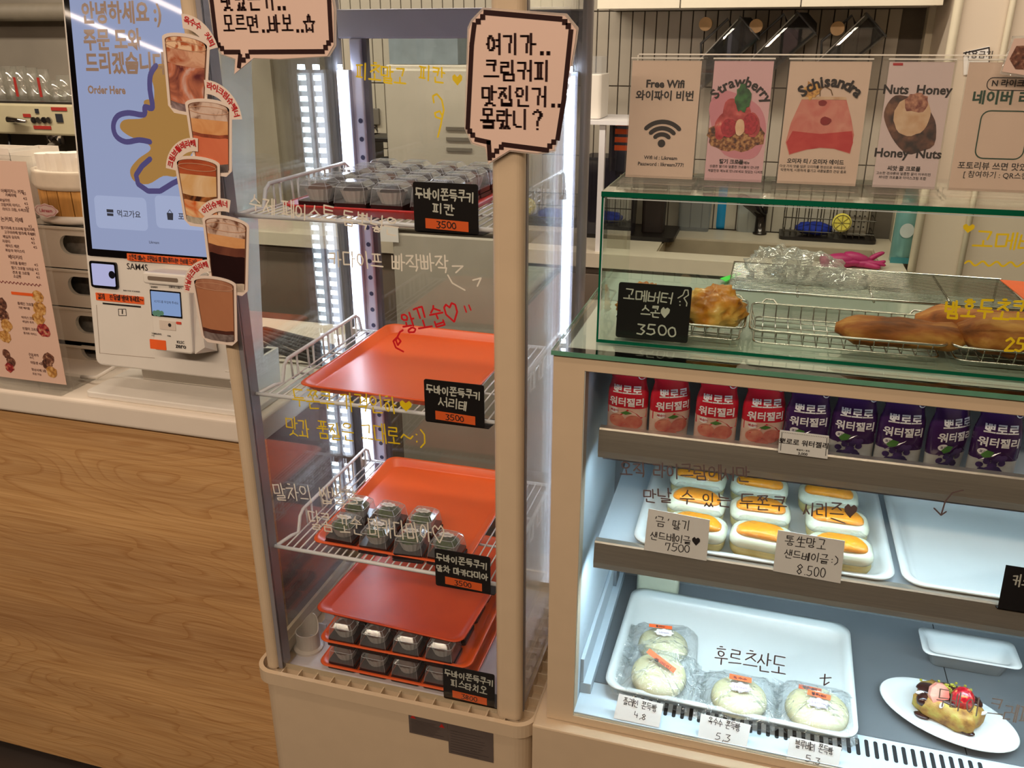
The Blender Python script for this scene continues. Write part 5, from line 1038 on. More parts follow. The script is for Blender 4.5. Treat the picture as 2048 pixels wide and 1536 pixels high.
# jelly pouches
po_red=mat('pouch_red',C(196,30,48),.22,var=.04,coat=.5); po_dark=mat('pouch_purple',C(58,28,76),.22,var=.06,coat=.5)
po_lo_r=ramp_mat('pouch_pink_base',[(.3,C(214,170,150)),(.7,C(232,206,186))],30,.25,.02,coat=.5); po_lo_d=ramp_mat('pouch_pale_base',[(.3,C(160,156,150)),(.7,C(206,204,196))],30,.25,.02,coat=.5)
po_w=mat('pouch_white_print',C(232,226,222),.3,var=0)
peach=ramp_mat('peach_print',[(.3,C(206,96,84)),(.7,C(232,160,130))],60,.3,.0); grape=ramp_mat('grape_print',[(.3,C(34,22,52)),(.7,C(82,58,110))],90,.3,.0); leaf=mat('leaf_print',C(70,120,48),.4)
def pouch(x,y,z,kind,rz,lab):
    t=thing('jelly_pouch',lab,'drink pouch',(x,y,z),'jelly drink pouches on the upper showcase shelf')
    def sec(zz): # width, depth, front centre
        u=zz/.108; w_=.0275*(1-.16*math.exp(-((u-.78)/.1)**2)) if u<.9 else .0275*(1-(u-.9)*3.5); d_=.013*math.sin(PI*min(1,max(.0,(1.02-u)/1.1)))+.0015; return w_,d_
    def ring(zz,n=20):
        w_,d_=sec(zz); return [Vector((x+w_*math.copysign(abs(math.cos(2*PI*k/n))**.7,math.cos(2*PI*k/n)),y+d_*math.sin(2*PI*k/n),z+zz)) for k in range(n)]
    zs=[.108*i/14 for i in range(15)]; KS=6 if kind=='r' else 4
    up_=po_red if kind=='r' else po_dark; lo=po_lo_r if kind=='r' else po_lo_d
    part('lower_pouch',MB().loops([ring(q) for q in zs[:KS+1]],True,False),lo,t,smooth=True)
    part('upper_pouch',MB().loops([ring(q) for q in zs[KS:]],False,True),up_,t,smooth=True)
    part('cap',MB().lathe((x,y,z+.1075),[(.006,0),(.006,.003),(.005,.0035)],12),po_w if kind=='r' else up_,t)
    # prints lie just proud of the bulged front
    def front(a,b): # local a across, b up -> point on the surface
        w_,d_=sec(b); s_=max(0,1-(min(abs(a)/w_,1))**2.6)**.5; return Vector((x+a,y-d_*s_-.0007,z+b))
    class SFr:
        def pt(s,a,b,c=0): return front(a,b)-Vector((0,c,0))
    F_=SFr(); m_=MB(); pr=MB()
    pr.text(F_,'뽀로로',0,.0668,.0142,.03); pr.text(F_,'워터젤리',0,.0505,.0128,.03); part('lettering',pr,po_w,t)
    ob=part('flavour_badge',m_.flat(F_,circ(-.016,.042,.0058,14,.0045),.0003),po_w,t); part('badge_lettering',MB().text(F_,'복숭아' if kind=='r' else '포도',-.016,.0405,.0042,.02,d=.0007),up_,t)
    part('seal_badge',MB().ribbon(F_,circ(.018,.092,.0045,14)+[(.0225,.092)],.0012,.0004),po_w,t)
    # drape edge of the coloured top, as printed
    part('top_print',MB().flat(F_,[(-.026,.036),(-.018,.030),(-.006,.036),(.004,.044),(.012,.040),(.020,.032),(.026,.034),(.026,.05),(-.026,.05)],.0001),up_,t)
    if kind=='r':
        m_=MB()
        for a,b,r_ in ((-.012,.027,.011),(.010,.026,.012),(-.001,.014,.009)): m_.flat(F_,circ(a,b,r_,18,r_*.9),.0003+a*.002+.0001)
        part('peach_print',m_,peach,t); part('leaf_print',MB().flat(F_,[(-.008,.039),(.0,.043),(.008,.040),(.0,.037)],.0007),leaf,t)
    else:
        m_=MB(); rd=random.Random(4)
        for i in range(22): m_.flat(F_,circ(-.004+rd.uniform(-.014,.014),.026+rd.uniform(-.013,.013),.0042,10),.0003+i*.00002)
        part('grape_print',m_,grape,t); part('leaf_print',MB().flat(F_,[(-.018,.038),(-.012,.045),(-.004,.043),(-.007,.036),(-.014,.034)],.0009),leaf,t)
    part('fine_print',MB().ribbon(F_,[(-.018,.006),(-.004,.006)],.001,.0003).ribbon(F_,[(-.018,.0035),(-.001,.0035)],.001,.0003),mat('print_grey',C(140,120,112),.5),t)
    t.rotation_euler.z=rz; return t
pp={}
xs_=[(1255,0,'r'),(1338,.45,'r'),(1432,.05,'r'),(1525,.25,'r'),(1613,.1,'d'),(1706,.05,'d'),(1800,.1,'d'),(1895,.55,'d'),(1990,.05,'d')]
for i,(px,rz,k) in enumerate(xs_):
    q=P(px-3,868+ (px-1250)*.125,Z=.999); x=P(px,815+(px-1250)*.11,Y=1.065).x
    lab=('red peach' if k=='r' else 'dark purple grape')+' jelly drink pouch, %s from the left in the row of nine'%ORD[i]
    if k not in pp: pp[k]=pouch(x,1.068,.9985,k,rz,lab)
    else: copy_tree(pp[k],(x,1.068+ (i%2)*.003,.9985),lab,rz=rz)
# white trays
wtray=mat('white_melamine',C(226,230,228),.25,var=.01)
def wht(x0,x1,y0,y1,z,lab,h=.016,rz=0):
    t=thing('white_tray',lab,'tray',((x0+x1)/2,(y0+y1)/2,z)); ls=[]
    for i_,zz_ in ((.02,0),(.014,.0),(.008,h*.7),(.0,h*.85),(.0,h),(.008,h),(.014,h*.6),(.02,.004)): ls.append([Vector((a,b,z+zz_)) for a,b in rr(x0+i_,x1-i_,y0+i_,y1-i_,.026,6)])
    part('pan',MB().loops(ls),wtray,t,smooth=True); t.rotation_euler.z=rz; return t
wht(-.128,.218,1.036,1.30,.8352,'white tray holding nine mango bagel sandwiches on the lower showcase shelf')
wht(.226,.59,1.036,1.30,.8352,'empty white tray at the right of the lower showcase shelf')
wht(-.158,.214,1.045,1.318,.5585,'large white tray of packed buns on the showcase floor',h=.02,rz=-.02)
# mango bagels
bread=ramp_mat('bagel_bread',[(.3,C(178,158,92)),(.6,C(206,190,130))],40,.6,.1); creamw=ramp_mat('whipped_filling',[(.3,C(226,230,200)),(.7,C(240,242,224))],30,.5,.2); mango=mat('mango_slice',C(255,160,0),.3,var=.06,scale=60,sss=.1)
def bagel(x,y,z,lab):
    t=thing('mango_bagel',lab,'sandwich',(x,y,z),'mango bagel sandwiches on the white tray'); w_,d_=.040,.0265
    def slab(z0,z1,s0,s1,m,nm,bend=0,smooth=True):
        ls=[]
        for k in range(7):
            u=k/6; s_=s0+(s1-s0)*u; bul=1+.10*math.sin(PI*u)
            ls.append([Vector((x+a*s_*bul,y+b*bul*s_,z+z0+(z1-z0)*u+bend*(1-(a/w_)**2))) for a,b in rr(-w_,w_,-d_,d_,.016,5)])
        part(nm,MB().loops(ls),m,t,smooth=smooth)
    slab(0,.020,.84,1.0,bread,'bread'); slab(.019,.034,1.0,.93,creamw,'cream_filling')
    ls=[]
    for zz_,s_ in ((.033,.86),(.036,.86),(.0405,.74)): ls.append([Vector((x+a*s_,y-.004+b*s_*.74,z+zz_+.004*(1-(a/w_)**2))) for a,b in rr(-w_,w_,-d_,d_,.022,6)])
    part('mango_slice',MB().loops(ls),mango,t,smooth=True)
    ls=[]; rd=random.Random(3)
    for zz_,s_ in ((.001,.9),(.018,1.07),(.034,1.03),(.044,.86),(.046,.3)): ls.append([Vector((x+a*s_+rd.uniform(-.001,.001),y+b*s_+rd.uniform(-.001,.001),z+zz_+rd.uniform(-.001,.0015))) for a,b in rr(-w_,w_,-d_,d_,.016,4)])
    part('clear_wrap',MB().loops(ls,False,True),glass('tight_wrap',(.985,.99,.985),.12,.02,.35,haze=.02,hazecol=(.88,.92,.9),bump=.6,bscale=70),t,smooth=True)
    return t
bp=None; BXS=(-.043,.049,.150)
for r_,(yy,zz_) in enumerate(((1.073,0),(1.146,0),(1.222,0))):
    for c_,xc in enumerate((BXS)):
        lab='mango bagel sandwich, %s from the left in the %s row of the white tray'%(ORD[c_],('front','middle','back')[r_])
        x=xc-.004*r_; z=.8405
        if bp is None: bp=bagel(x,yy,z,lab); bp.rotation_euler.z=-.06
        else: copy_tree(bp,(x+random.uniform(-.003,.003),yy+c_*-.001,z),lab,rz=random.uniform(-.12,.05))
# packed buns
bun_m=ramp_mat('glutinous_bun',[(.25,C(222,208,150)),(.7,C(236,232,200))],18,.45,.03)
def bun(x,y,z,kind,lab,rz=0,tilt=0,r_=.036):
    t=thing('packed_bun',lab,'bun',(x,y,z),'film-packed buns on the large white tray')
    part('bun',MB().lathe((x,y,z),[(.0,0),(r_*.8,.0),(r_,.007),(r_*.96,.016),(r_*.8,.023),(r_*.45,.027),(0,.028)],28),bun_m,t,smooth=True)
    rd=random.Random(int(abs(x)*1e4)); ls=[]; w_=.053
    for zz_,s_ in ((.0,1.0),(.004,1.08),(.012,.98),(.022,.82),(.030,.62),(.033,.3)):
        ls.append([Vector((x+a*s_+rd.uniform(-.0035,.0035),y+b*s_+rd.uniform(-.0035,.0035),z+zz_+rd.uniform(-.002,.0035)*(zz_>.001))) for a,b in rr(-w_,w_,-w_*.92,w_*.92,.012,7)])
    part('film_bag',MB().loops(ls,False,True),film,t,smooth=False)
    m_=MB(); n=12 # fin seal of the bag
    a0=[Vector((x-w_-.012+rd.uniform(-.003,.003),y-w_+2*w_*i/n,z+.004+.006*math.sin(i*1.7))) for i in range(n+1)]; b0=[Vector((x-w_+.004,y-w_+2*w_*i/n,z+.006)) for i in range(n+1)]
    m_.loops([b0,a0],False,False); part('bag_end',m_,film,t)
    def patch(cx,cy,hw,hh,mm,nm,par,zz_=.0355,arc=0,pts=None,rot=0):
        q=pts or [(-hw,-hh),(hw,-hh),(hw,hh),(-hw,hh)]; cs,sn=math.cos(rot),math.sin(rot)
        fr=Fr((x+cx,y+cy,z+zz_),(1,0,0),(0,.93,.36)); return part(nm,MB().prism(fr,[(a*cs-b*sn,a*sn+b*cs) for a,b in q],0,.0003),mm,par),fr
    cloud=[((.0155+.0016*math.cos(q*PI/2.5))*math.cos(2*PI*q/40),(.0078+.0012*math.cos(q*PI/2.5))*math.sin(2*PI*q/40)) for q in range(40)]
    if kind in ('corn','blue'):
        cl,fr=patch(0,-.004 if kind=='corn' else -.012,0,0,mat('white_label',C(232,226,220),.5),'cloud_label',t,.034,pts=cloud)
        part('writing',MB().text(fr,'Likream',0,-.002,.0062,.01,d=.0006).ribbon(fr,[(a*.88,b*.88) for a,b in cloud+cloud[:1]],.0005,.0005),mat('lilac_ink',C(150,110,150),.5,var=0),cl)
        tg,fr=patch(0,.014 if kind=='corn' else .004,.0165,.0042,orange_tape,'orange_label',t,.036,rot=-.06); m_=MB(); hand(m_,fr,'옥수수' if kind=='corn' else '블루베리',-.011,-.002,.011,-.003,.004,.0007,.0006); part('handwriting',m_,inkblk,tg)
        if kind=='blue':
            tg,fr=patch(-.012,.026,.0165,.0035,orange_tape,'orange_label',t,.026,rot=.0); m_=MB(); hand(m_,fr,'블루베리',-.011,-.002,.011,-.002,.004,.0007,.0006); part('handwriting',m_,inkblk,tg)
    elif kind=='plain':
        tg,fr=patch(.002,.006,.026,.0042,orange_tape,'orange_label',t,.038,rot=-.42); m_=MB(); hand(m_,fr,'플레인',-.012,-.002,.018,-.012,.005,.0008,.0006); part('handwriting',m_,inkblk,tg)
    else:
        cl,fr=patch(.0,.002,0,0,mat('white_label',C(232,226,220),.5),'cloud_label',t,.036,pts=[(a*.95,b*.8) for a,b in cloud])
        part('writing',MB().text(fr,'Likream',0,-.002,.005,.01,d=.0006),mat('lilac_ink',C(150,110,150),.5,var=0),cl)
        tg,fr=patch(-.006,.014,.019,.003,orange_tape,'orange_label',t,.038); m_=MB(); hand(m_,fr,'플레인',-.008,-.0015,.008,-.0015,.003,.0006,.0006); part('handwriting',m_,inkblk,tg)
    t.rotation_euler=(tilt,0,rz); return t
zb_=.563
bun(-.083,1.175,zb_,'back','film-packed plain bun lying behind the tilted one at the left',.1,0,.041)
bun(-.080,1.094,zb_+.008,'plain','film-packed plain bun with a slanted orange label, front left',-.1,.16,.043)
bun(.043,1.086,zb_,'corn','film-packed bun with an orange label above a cloud label, middle of the tray',.05,0,.042)
bun(.156,1.092,zb_,'blue','film-packed bun with two orange labels, right of the tray',-.05,0,.046)
# oval plate with croffle
pcn=Vector((.343,1.143,.5587)); ra=math.radians(-24); cer=mat('white_ceramic',C(232,234,232),.15,var=0,coat=.3)
pl=thing('oval_plate','white oval plate on the showcase floor holding the strawberry croffle','plate',pcn)
def oval(s_,z_,n=48,sq=.62): return [pcn+Vector((math.cos(ra)*a-math.sin(ra)*b,math.sin(ra)*a+math.cos(ra)*b,z_)) for a,b in [(s_*math.cos(2*PI*k/n),s_*sq*math.sin(2*PI*k/n)) for k in range(n)]]
part('dish',MB().loops([oval(.055,0),oval(.06,0),oval(.094,.011),oval(.097,.013),oval(.095,.0145),oval(.075,.009),oval(.062,.006)]),cer,pl,smooth=True)
cf=pcn+Vector((.0,.004,.0065)); cr=thing('croffle','golden croffle with dark chocolate, pistachio and two strawberries on the oval plate','pastry',cf)
m_=MB(); rd=random.Random(11); ls=[]
for u,s_ in ((0,.86),(.006,1),(.018,1.03),(.024,.95),(.027,.7)):
    l=[]
    for k in range(36):
        q=2*PI*k/36; a=.037*math.copysign(abs(math.cos(q))**.55,math.cos(q)); b=.0255*math.copysign(abs(math.sin(q))**.55,math.sin(q)); j=1+rd.uniform(-.03,.03)+.04*math.sin(9*q)
        r2=math.radians(-28); l.append(cf+Vector(((a*math.cos(r2)-b*math.sin(r2))*s_*j,(a*math.sin(r2)+b*math.cos(r2))*s_*j,u)))
    ls.append(l)
part('waffle_pastry',m_.loops(ls),ramp_mat('croffle_crust',[(.3,C(112,66,30)),(.5,C(176,130,60)),(.68,C(190,172,84))],70,.55,.8,bdist=.004),cr,smooth=True)
choc=mat('chocolate_sauce',C(58,28,22),.15,var=.05); m_=MB()
for dx,dy,dz,a,b,c_ in ((-.02,.008,.026,.018,.012,.005),(.004,.014,.027,.018,.01,.006),(.024,.004,.024,.014,.012,.006),(-.03,-.004,.02,.008,.01,.008),(-.03,-.012,.002,.009,.006,.002),(.018,-.026,.002,.010,.006,.0025),(.02,-.02,.014,.006,.006,.012),(.0,-.004,.0265,.02,.012,.004)): m_.ell(cf+Vector((dx,dy,dz)),a,b,c_,14,8,-.4,.06,rd)
part('chocolate_sauce',m_,choc,cr,smooth=True)
part('pistachio_crumb',(lambda m:[m.box(x-.0012,x+.0014,y-.001,y+.0013,z-.001,z+.001) for x,y,z in [(cf.x+rd.gauss(.004,.012),cf.y+rd.gauss(.010,.006),cf.z+rd.uniform(.030,.034)) for _ in range(60)]] and m)(MB()),mat('pistachio',C(176,168,60),.7,var=.2,scale=200),cr,stuff=True)
CS=1.22
st_r=ramp_mat('strawberry_skin',[(.45,C(168,14,30)),(.6,C(206,30,44)),(.72,C(220,150,90))],220,.25,.6,detail=1,coat=.4)
st_c=ramp_mat('strawberry_cut',[(.3,C(226,96,84)),(.6,C(240,160,140)),(.75,C(246,210,190))],40,.3,.1)
part('strawberry',MB().ell(cf+Vector((.012,-.007,.034)),.0135,.0125,.0155,16,10,0,.02,rd),st_r,cr,smooth=True,label='whole red strawberry')
part('strawberry_half',MB().prism(Fr(cf+Vector((-.014,-.002,.030)),(1,.1,0),(.0,.6,.8)),[(0,-.016),(.008,-.012),(.0125,-.002),(.011,.008),(.004,.014),(-.004,.014),(-.011,.008),(-.0125,-.002),(-.008,-.012)],0,.006,.9),st_c,cr,label='cut strawberry half, pale pink inside')
m_=MB()
for x,y,z,r_ in ((-.034,-.0,.026,.3),(-.012,-.017,.026,1.1),(.012,-.02,.022,.2),(.036,-.012,.022,.6)): c_=cf+Vector((x,y,z)); m_.ell(c_,.006,.0025,.0025,10,6,r_)
part('cream_dab',m_,mat('cream_dab_white',C(236,230,220),.4),cr,smooth=True)
cr.scale=(1.2,1.2,1.2)
# white boat dish under the shelf
bx0,bx1,by=.322,.466,1.285; t=thing('boat_dish','white rectangular dish in the shade behind the oval plate','dish',((bx0+bx1)/2,by,.5587))
ls=[[Vector((a,b,.5587+z_)) for a,b in rr(bx0+i_,bx1-i_,by-.035+i_,by+.035-i_,.012,4)] for i_,z_ in ((.022,0),(.018,.001),(.012,.026),(.0,.033),(.0,.035),(.012,.030),(.02,.008),(.024,.007))]
part('bowl',MB().loops(ls),cer,t,smooth=True)
q=P(1318,1190,Z=.56); t=thing('plastic_tub','pale yellow plastic tub behind the tray of packed buns','tub',(q.x,1.345,.5587))
part('body',MB().rrect(-.150,-.075,1.322,1.37,.5587,.66,.008),mat('pale_tub',C(206,206,180),.5),t)
part('lid',MB().rrect(-.153,-.072,1.319,1.373,.66,.668,.008),mat('tub_lid',C(214,218,212),.5),t)
# writing on the showcase glass
G2=FY(1.0019)
mb=MB(); handpx(mb,G2,'오직 라이크림에서만',1242,950,1502,962,26,.0019); part('brown_handwriting',mb,pen_br,gs); mb=MB(); handpx(mb,G2,'만날 수 있는 두쫀쿠',1288,1002,1575,1022,26,.0019); handpx(mb,G2,'시리즈♥',1606,1030,1718,1036,26,.0019)
mb.ribbon(G2,[G2.loc(*p) for p in ((1662,1036),(1690,1046))],.0018,.0005)
part('brown_handwriting',mb,pen_br,gs); mb=MB(); mb.ribbon(G2,[G2.loc(*p) for p in ((1926,980),(1905,985),(1890,1003),(1882,1030))],.0018,.0005); mb.ribbon(G2,[G2.loc(*p) for p in ((1868,1016),(1882,1030),(1892,1023))],.0018,.0005)
part('brown_arrow',mb,pen_br,gs); mb=MB(); handpx(mb,G2,'후르츠산도',1430,1326,1572,1348,32,.0019); mb.ribbon(G2,[G2.loc(*p) for p in ((1640,1356),(1662,1355))],.0018,.0005); mb.ribbon(G2,[G2.loc(*p) for p in ((1650,1348),(1648,1370),(1658,1364))],.0018,.0005)
part('brown_handwriting',mb,pen_br,gs)
mb=MB(); handpx(mb,G2,'두바',1872,1412,1925,1420,34,.0017); part('grey_handwriting',mb,pen_g,gs); mb=MB(); handpx(mb,G2,'이 크레페',1930,1428,2068,1448,34,.0017); part('grey_handwriting',mb,pen_g,gs)
# ---------------------------------------------------------------- GLASS BOX on the showcase
BX,BY,BB=-.188,1.045,1.335; GT=1.3325; GZ=ST+.006
gb=thing('glass_box','clear glass sneeze box with dark green edges on top of the showcase','glass box',(.2,1.2,GZ))
gfp=part('front_glass',MB().box(BX,SR,BY,BY+.005,GZ,GT-.006),pgreen,gb)
part('side_glass',MB().box(BX,BX+.005,BY+.005,1.25,GZ,GT-.006),pgreen,gb)
part('top_glass',MB().box(BX-.002,SR,BY-.002,BB-.1,GT-.006,GT),pgreen,gb)
part('green_edge',MB().box(BX-.0028,BX-.0003,BY-.0006,BY+.0045,GZ,GT-.006).box(BX-.003,SR,BY-.003,BY-.002,GT-.006,GT+.0003).box(BX-.003,BX-.002,BY-.002,BB-.1,GT-.006,GT).box(BX-.002,SR,BY-.0012,BY-.0002,GZ,GZ+.0042),edge_g,gb)
part('pale_edge',MB().box(BX+.004,SR,BY-.0009,BY-.0003,GT-.0085,GT-.0072).box(BX-.0,BX+.001,BY-.001,BY-.0002,GZ+.004,GT-.008),mat('pale_seal',C(206,216,214),.3),gb)
mb=MB(); a=BY-.0008; FB=FY(BY-.0006); q=FB.loc(1937,457); mb.flat(FB,[(q[0]+(x-.5)*.013,q[1]+(y-.5)*.011) for x,y in _heart[:-1]],.0003)
handpx(mb,FB,'고메버터',1944,494,2130,502,30,.0022); mb.ribbon(FB,[(FB.loc(1930+i*4,526)[0],FB.loc(1930+i*4,526+i*.1)[1]+.0026*math.sin(i*.9)) for i in range(42)],.0021,.0005)
part('yellow_handwriting',mb,pen_y,gfp); mb=MB(); handpx(mb,FB,'밤호두초코',1890,634,2052,640,34,.0028); handpx(mb,FB,'2500',2004,700,2090,706,26,.0026)
part('yellow_handwriting',mb,pen_y,gfp)
sg=thing('price_sign','black price board for scones reading 3500 with a heart, inside the glass box','price sign',(-.12,1.052,GZ+.001))
fr=Fr((0,1.066,GZ),(1,0,0),(0,.12,1)); L=[fr.loc(*p) for p in ((1240,564),(1388,573),(1380,684),(1231,671))]
part('board',MB().prism(fr,rr(L[3][0],L[1][0]-.002,min(L[3][1],L[2][1])*0+.002,L[0][1],.003,3),-.0015,0),black_matt,sg)
m_=MB(); handpx(m_,fr,'고메버터',1247,598,1346,608,20,.0017,.0006); handpx(m_,fr,'스콘♥',1282,632,1342,636,20,.0017,.0006); handpx(m_,fr,'3500',1270,666,1352,674,20,.0019,.0006)
m_.ribbon(fr,[fr.loc(*p) for p in ((1356,596),(1366,590),(1370,580),(1376,580),(1377,590),(1368,596),(1374,606),(1373,612))],.0014,.0006); 
for p in ((1360,603),(1360,610)): q=fr.loc(*p); m_.flat(fr,circ(q[0],q[1],.001,8),.0006)
part('chalk_writing',m_,chalk,sg)
# clear acrylic trays + wire racks + fine rack
def basket(x0,x1,y0,y1,lab):
    t=thing('wire_basket',lab,'wire rack',((x0+x1)/2,(y0+y1)/2,GZ+.001)); h=.018; z=GZ+.006
    part('rim_wire',MB().tube([(a,b,z+h) for a,b in rr(x0,x1,y0,y1,.012,4)],.0016,6,True).tube([(a,b,z) for a,b in rr(x0+.006,x1-.006,y0+.006,y1-.006,.01,4)],.0014,6,True),rackwire,t,smooth=True)
    m_=MB(); n=max(4,int((x1-x0)/.0165))
    for i in range(1,n): x=x0+(x1-x0)*i/n; m_.tube([(x,y0,z+h),(x,y0+.006,z),(x,y1-.006,z),(x,y1,z+h)],.0009,5)
    for i in range(1,5): y=y0+(y1-y0)*i/5; m_.tube([(x0,y,z+h),(x0+.006,y,z),(x1-.006,y,z),(x1,y,z+h)],.0009,5)
    part('mesh_wire',m_,rackwire,t,smooth=True)
    for x in (x0+.02,x1-.02): part('hook_wire',MB().tube([(x-.008,y1,z+h),(x-.002,y1+.008,z+h+.004),(x+.008,y1+.008,z+h+.004),(x+.014,y1,z+h)],.0014,6),rackwire,t,smooth=True)
basket(-.172,-.006,1.078,1.215,'left chrome wire basket holding the scones'); basket(.000,.232,1.078,1.205,'long chrome wire basket right of the scones, holding the first bread roll'); basket(.238,.46,1.078,1.205,'chrome wire basket at the right holding a thick bread roll')
fz_=GZ+.036; t=thing('cooling_rack','fine-wired chrome cooling rack behind the baskets','cooling rack',(.15,1.3,fz_-.03))
part('frame_wire',MB().tube([(-.035,1.222,fz_),(.352,1.222,fz_),(.352,1.392,fz_),(-.035,1.392,fz_)],.002,6,True),rackwire,t,smooth=True)
m_=MB()
for i in range(22): m_.tube([(-.035,1.228+i*.0076,fz_),(.352,1.228+i*.0076,fz_)],.0007,5)
for x in (.06,.16,.26): m_.tube([(x,1.222,fz_-.003),(x,1.392,fz_-.003)],.0018,5)
part('slat_wires',m_,rackwire,t,smooth=True)
for x,y in ((-.03,1.226),(.347,1.226),(-.03,1.388),(.347,1.388)): part('foot',MB().tube([(x,y,fz_),(x,y,GZ+.001)],.0018,5),rackwire,t)
# scones
sc_m=ramp_mat('scone_crust',[(.3,C(160,84,18)),(.46,C(214,138,40)),(.68,C(240,196,104))],30,.45,.8,bdist=.006,coat=.2)
from mathutils import noise as MN
def lump(mb,c,rx,ry,rz_,seed,a1,f1,a2,f2,n=40,m=24,flat=.6):
    c=Vector(c); v=[];f=[]
    for i in range(m+1):
        a=PI*i/m
        for k in range(n):
            q=2*PI*k/n; d_=Vector((math.sin(a)*math.cos(q),math.sin(a)*math.sin(q),-math.cos(a))); s_=1+a1*MN.noise(d_*f1+Vector((seed,0,0)))+a2*abs(MN.noise(d_*f2+Vector((0,seed,0))))
            v.append(c+Vector((d_.x*rx*s_,d_.y*ry*s_,max(d_.z*rz_*s_,-rz_*flat))))
    for i in range(m):
        for k in range(n): k2=(k+1)%n; f.append((i*n+k,i*n+k2,(i+1)*n+k2,(i+1)*n+k))
    return mb.add(v,f)
def scone(x,y,z,r_,seed,lab):
    rd=random.Random(seed); t=thing('scone',lab,'scone',(x,y,z),'golden scones in the left wire basket'); m_=MB(); lump(m_,(x,y,z+r_*.6),r_*.98,r_*.9,r_*.74,seed,.22,2.2,.24,6,56,34)
    part('crust',m_,sc_m,t,smooth=True); return t
scone(-.049,1.128,GZ+.008,.0395,1,'knobbly golden scone right of the black 3500 board'); scone(-.139,1.128,GZ+.008,.0365,5,'golden scone half hidden behind the black 3500 board')
# chestnut rolls
ro=ramp_mat('roll_crust',[(.3,C(92,44,12)),(.48,C(160,88,30)),(.68,C(206,146,70))],22,.7,.9,coat=0,bdist=.005,stretch=(.6,2,2))
def roll(x0,x1,y,z,r_,seed,lab,dy=0):
    rd=random.Random(seed); t=thing('bread_roll',lab,'bread',((x0+x1)/2,y,z)); ls=[]; n=26
    for i in range(n+1):
        u=i/n; e=min(1,(min(u,1-u)*7)**.5) if 0<u<1 else .35; l=[]
        for k in range(28):
            q=2*PI*k/28; nz_=MN.noise(Vector((u*5+seed,math.cos(q),math.sin(q)))); rr_=r_*e*(1+.22*nz_+.10*MN.noise(Vector((u*16,2*math.cos(q),2*math.sin(q)+seed)))); cr_=(.74 if abs(q-PI*.60)<.13 else 1)
            l.append(Vector((x0+(x1-x0)*u+.001*math.cos(q),y+dy*u+math.cos(q)*rr_*1.15*cr_,z+r_*.82+math.sin(q)*rr_*.82*cr_)))
        ls.append(l)
    part('crust',MB().loops(ls),ro,t,smooth=True); return t
roll(.105,.262,1.115,GZ+.008,.021,3,'long slim brown bread roll in the middle wire basket')
roll(.246,.44,1.118,GZ+.008,.031,6,'thick brown bread roll at the right behind the glass')
roll(.205,.40,1.166,GZ+.010,.024,8,'brown bread roll lying behind the thick one')
# plastic bag and green tape, orange paper
bag=glass('thin_bag',(.96,.965,.96),.1,.08,.8,haze=.16,hazecol=(.86,.86,.82),bump=1,bscale=30)
t=thing('plastic_bag','crumpled clear plastic bag lying on the cooling rack','plastic bag',(.05,1.30,fz_+.003)); rd=random.Random(21); 
from mathutils import noise as MN
def crumple(c,rx,ry,rz_,seed,n=34,m=20):
    vs=MB(); c=Vector(c); v=[];f=[]
    for i in range(m+1):
        a=PI*i/m
        for k in range(n):
            q=2*PI*k/n; d=Vector((math.sin(a)*math.cos(q),math.sin(a)*math.sin(q),-math.cos(a))); s_=1+.5*abs(MN.noise(d*2.2+Vector((seed,0,0))))-.35*abs(MN.noise(d*5+Vector((0,seed,0))))
            v.append(c+Vector((d.x*rx*s_,d.y*ry*s_,max(d.z*rz_*s_,-rz_*.55))))
    for i in range(m):
        for k in range(n): k2=(k+1)%n; f.append((i*n+k,i*n+k2,(i+1)*n+k2,(i+1)*n+k))
    return vs.add(v,f)
part('film_left',crumple((.03,1.295,fz_+.018),.042,.035,.030,3.3),bag,t,smooth=True); part('film_middle',crumple((.075,1.30,fz_+.016),.05,.035,.026,9.1),bag,t,smooth=True); part('film_right',crumple((.12,1.285,fz_+.009),.036,.03,.014,5.5),bag,t,smooth=True)
q=P(1460,555,Z=GZ+.002); solo('green_strip',MB().prism(Fr((0,0,GZ+.0005),(1,0,0),(0,1,0)),[tuple(P(*p,Z=GZ)[:2]) for p in ((1440,558),(1478,546),(1482,549),(1452,564))],0,.0008),mat('green_plastic',C(60,220,70),.5),'bright green strip lying on the glass left of the cooling rack','strip')
solo('orange_sheet',MB().prism(Fr((0,0,fz_+.004),(1,0,0),(0,1,0)),[(.355,1.24),(.47,1.22),(.47,1.36),(.345,1.37)],0,.001),orange_tape,'orange sheet at the right edge behind the glass, beside the cooling rack','paper')
# acrylic shield behind the signs
ac=thing('acrylic_screen','clear acrylic screen standing behind the row of table signs','screen',(.25,1.19,GT))
part('sheet',MB().box(-.172,SR,1.165,1.168,GT+.001,1.487),acryl,ac); part('polished_edge',MB().box(-.172,SR,1.1648,1.1682,1.487,1.4885),mat('edge_white',C(236,232,220),.2),ac)
part('polished_edge',MB().box(-.1735,-.172,1.1648,1.1682,GT+.001,1.487),mat('edge_white',C(236,232,220),.2),ac)
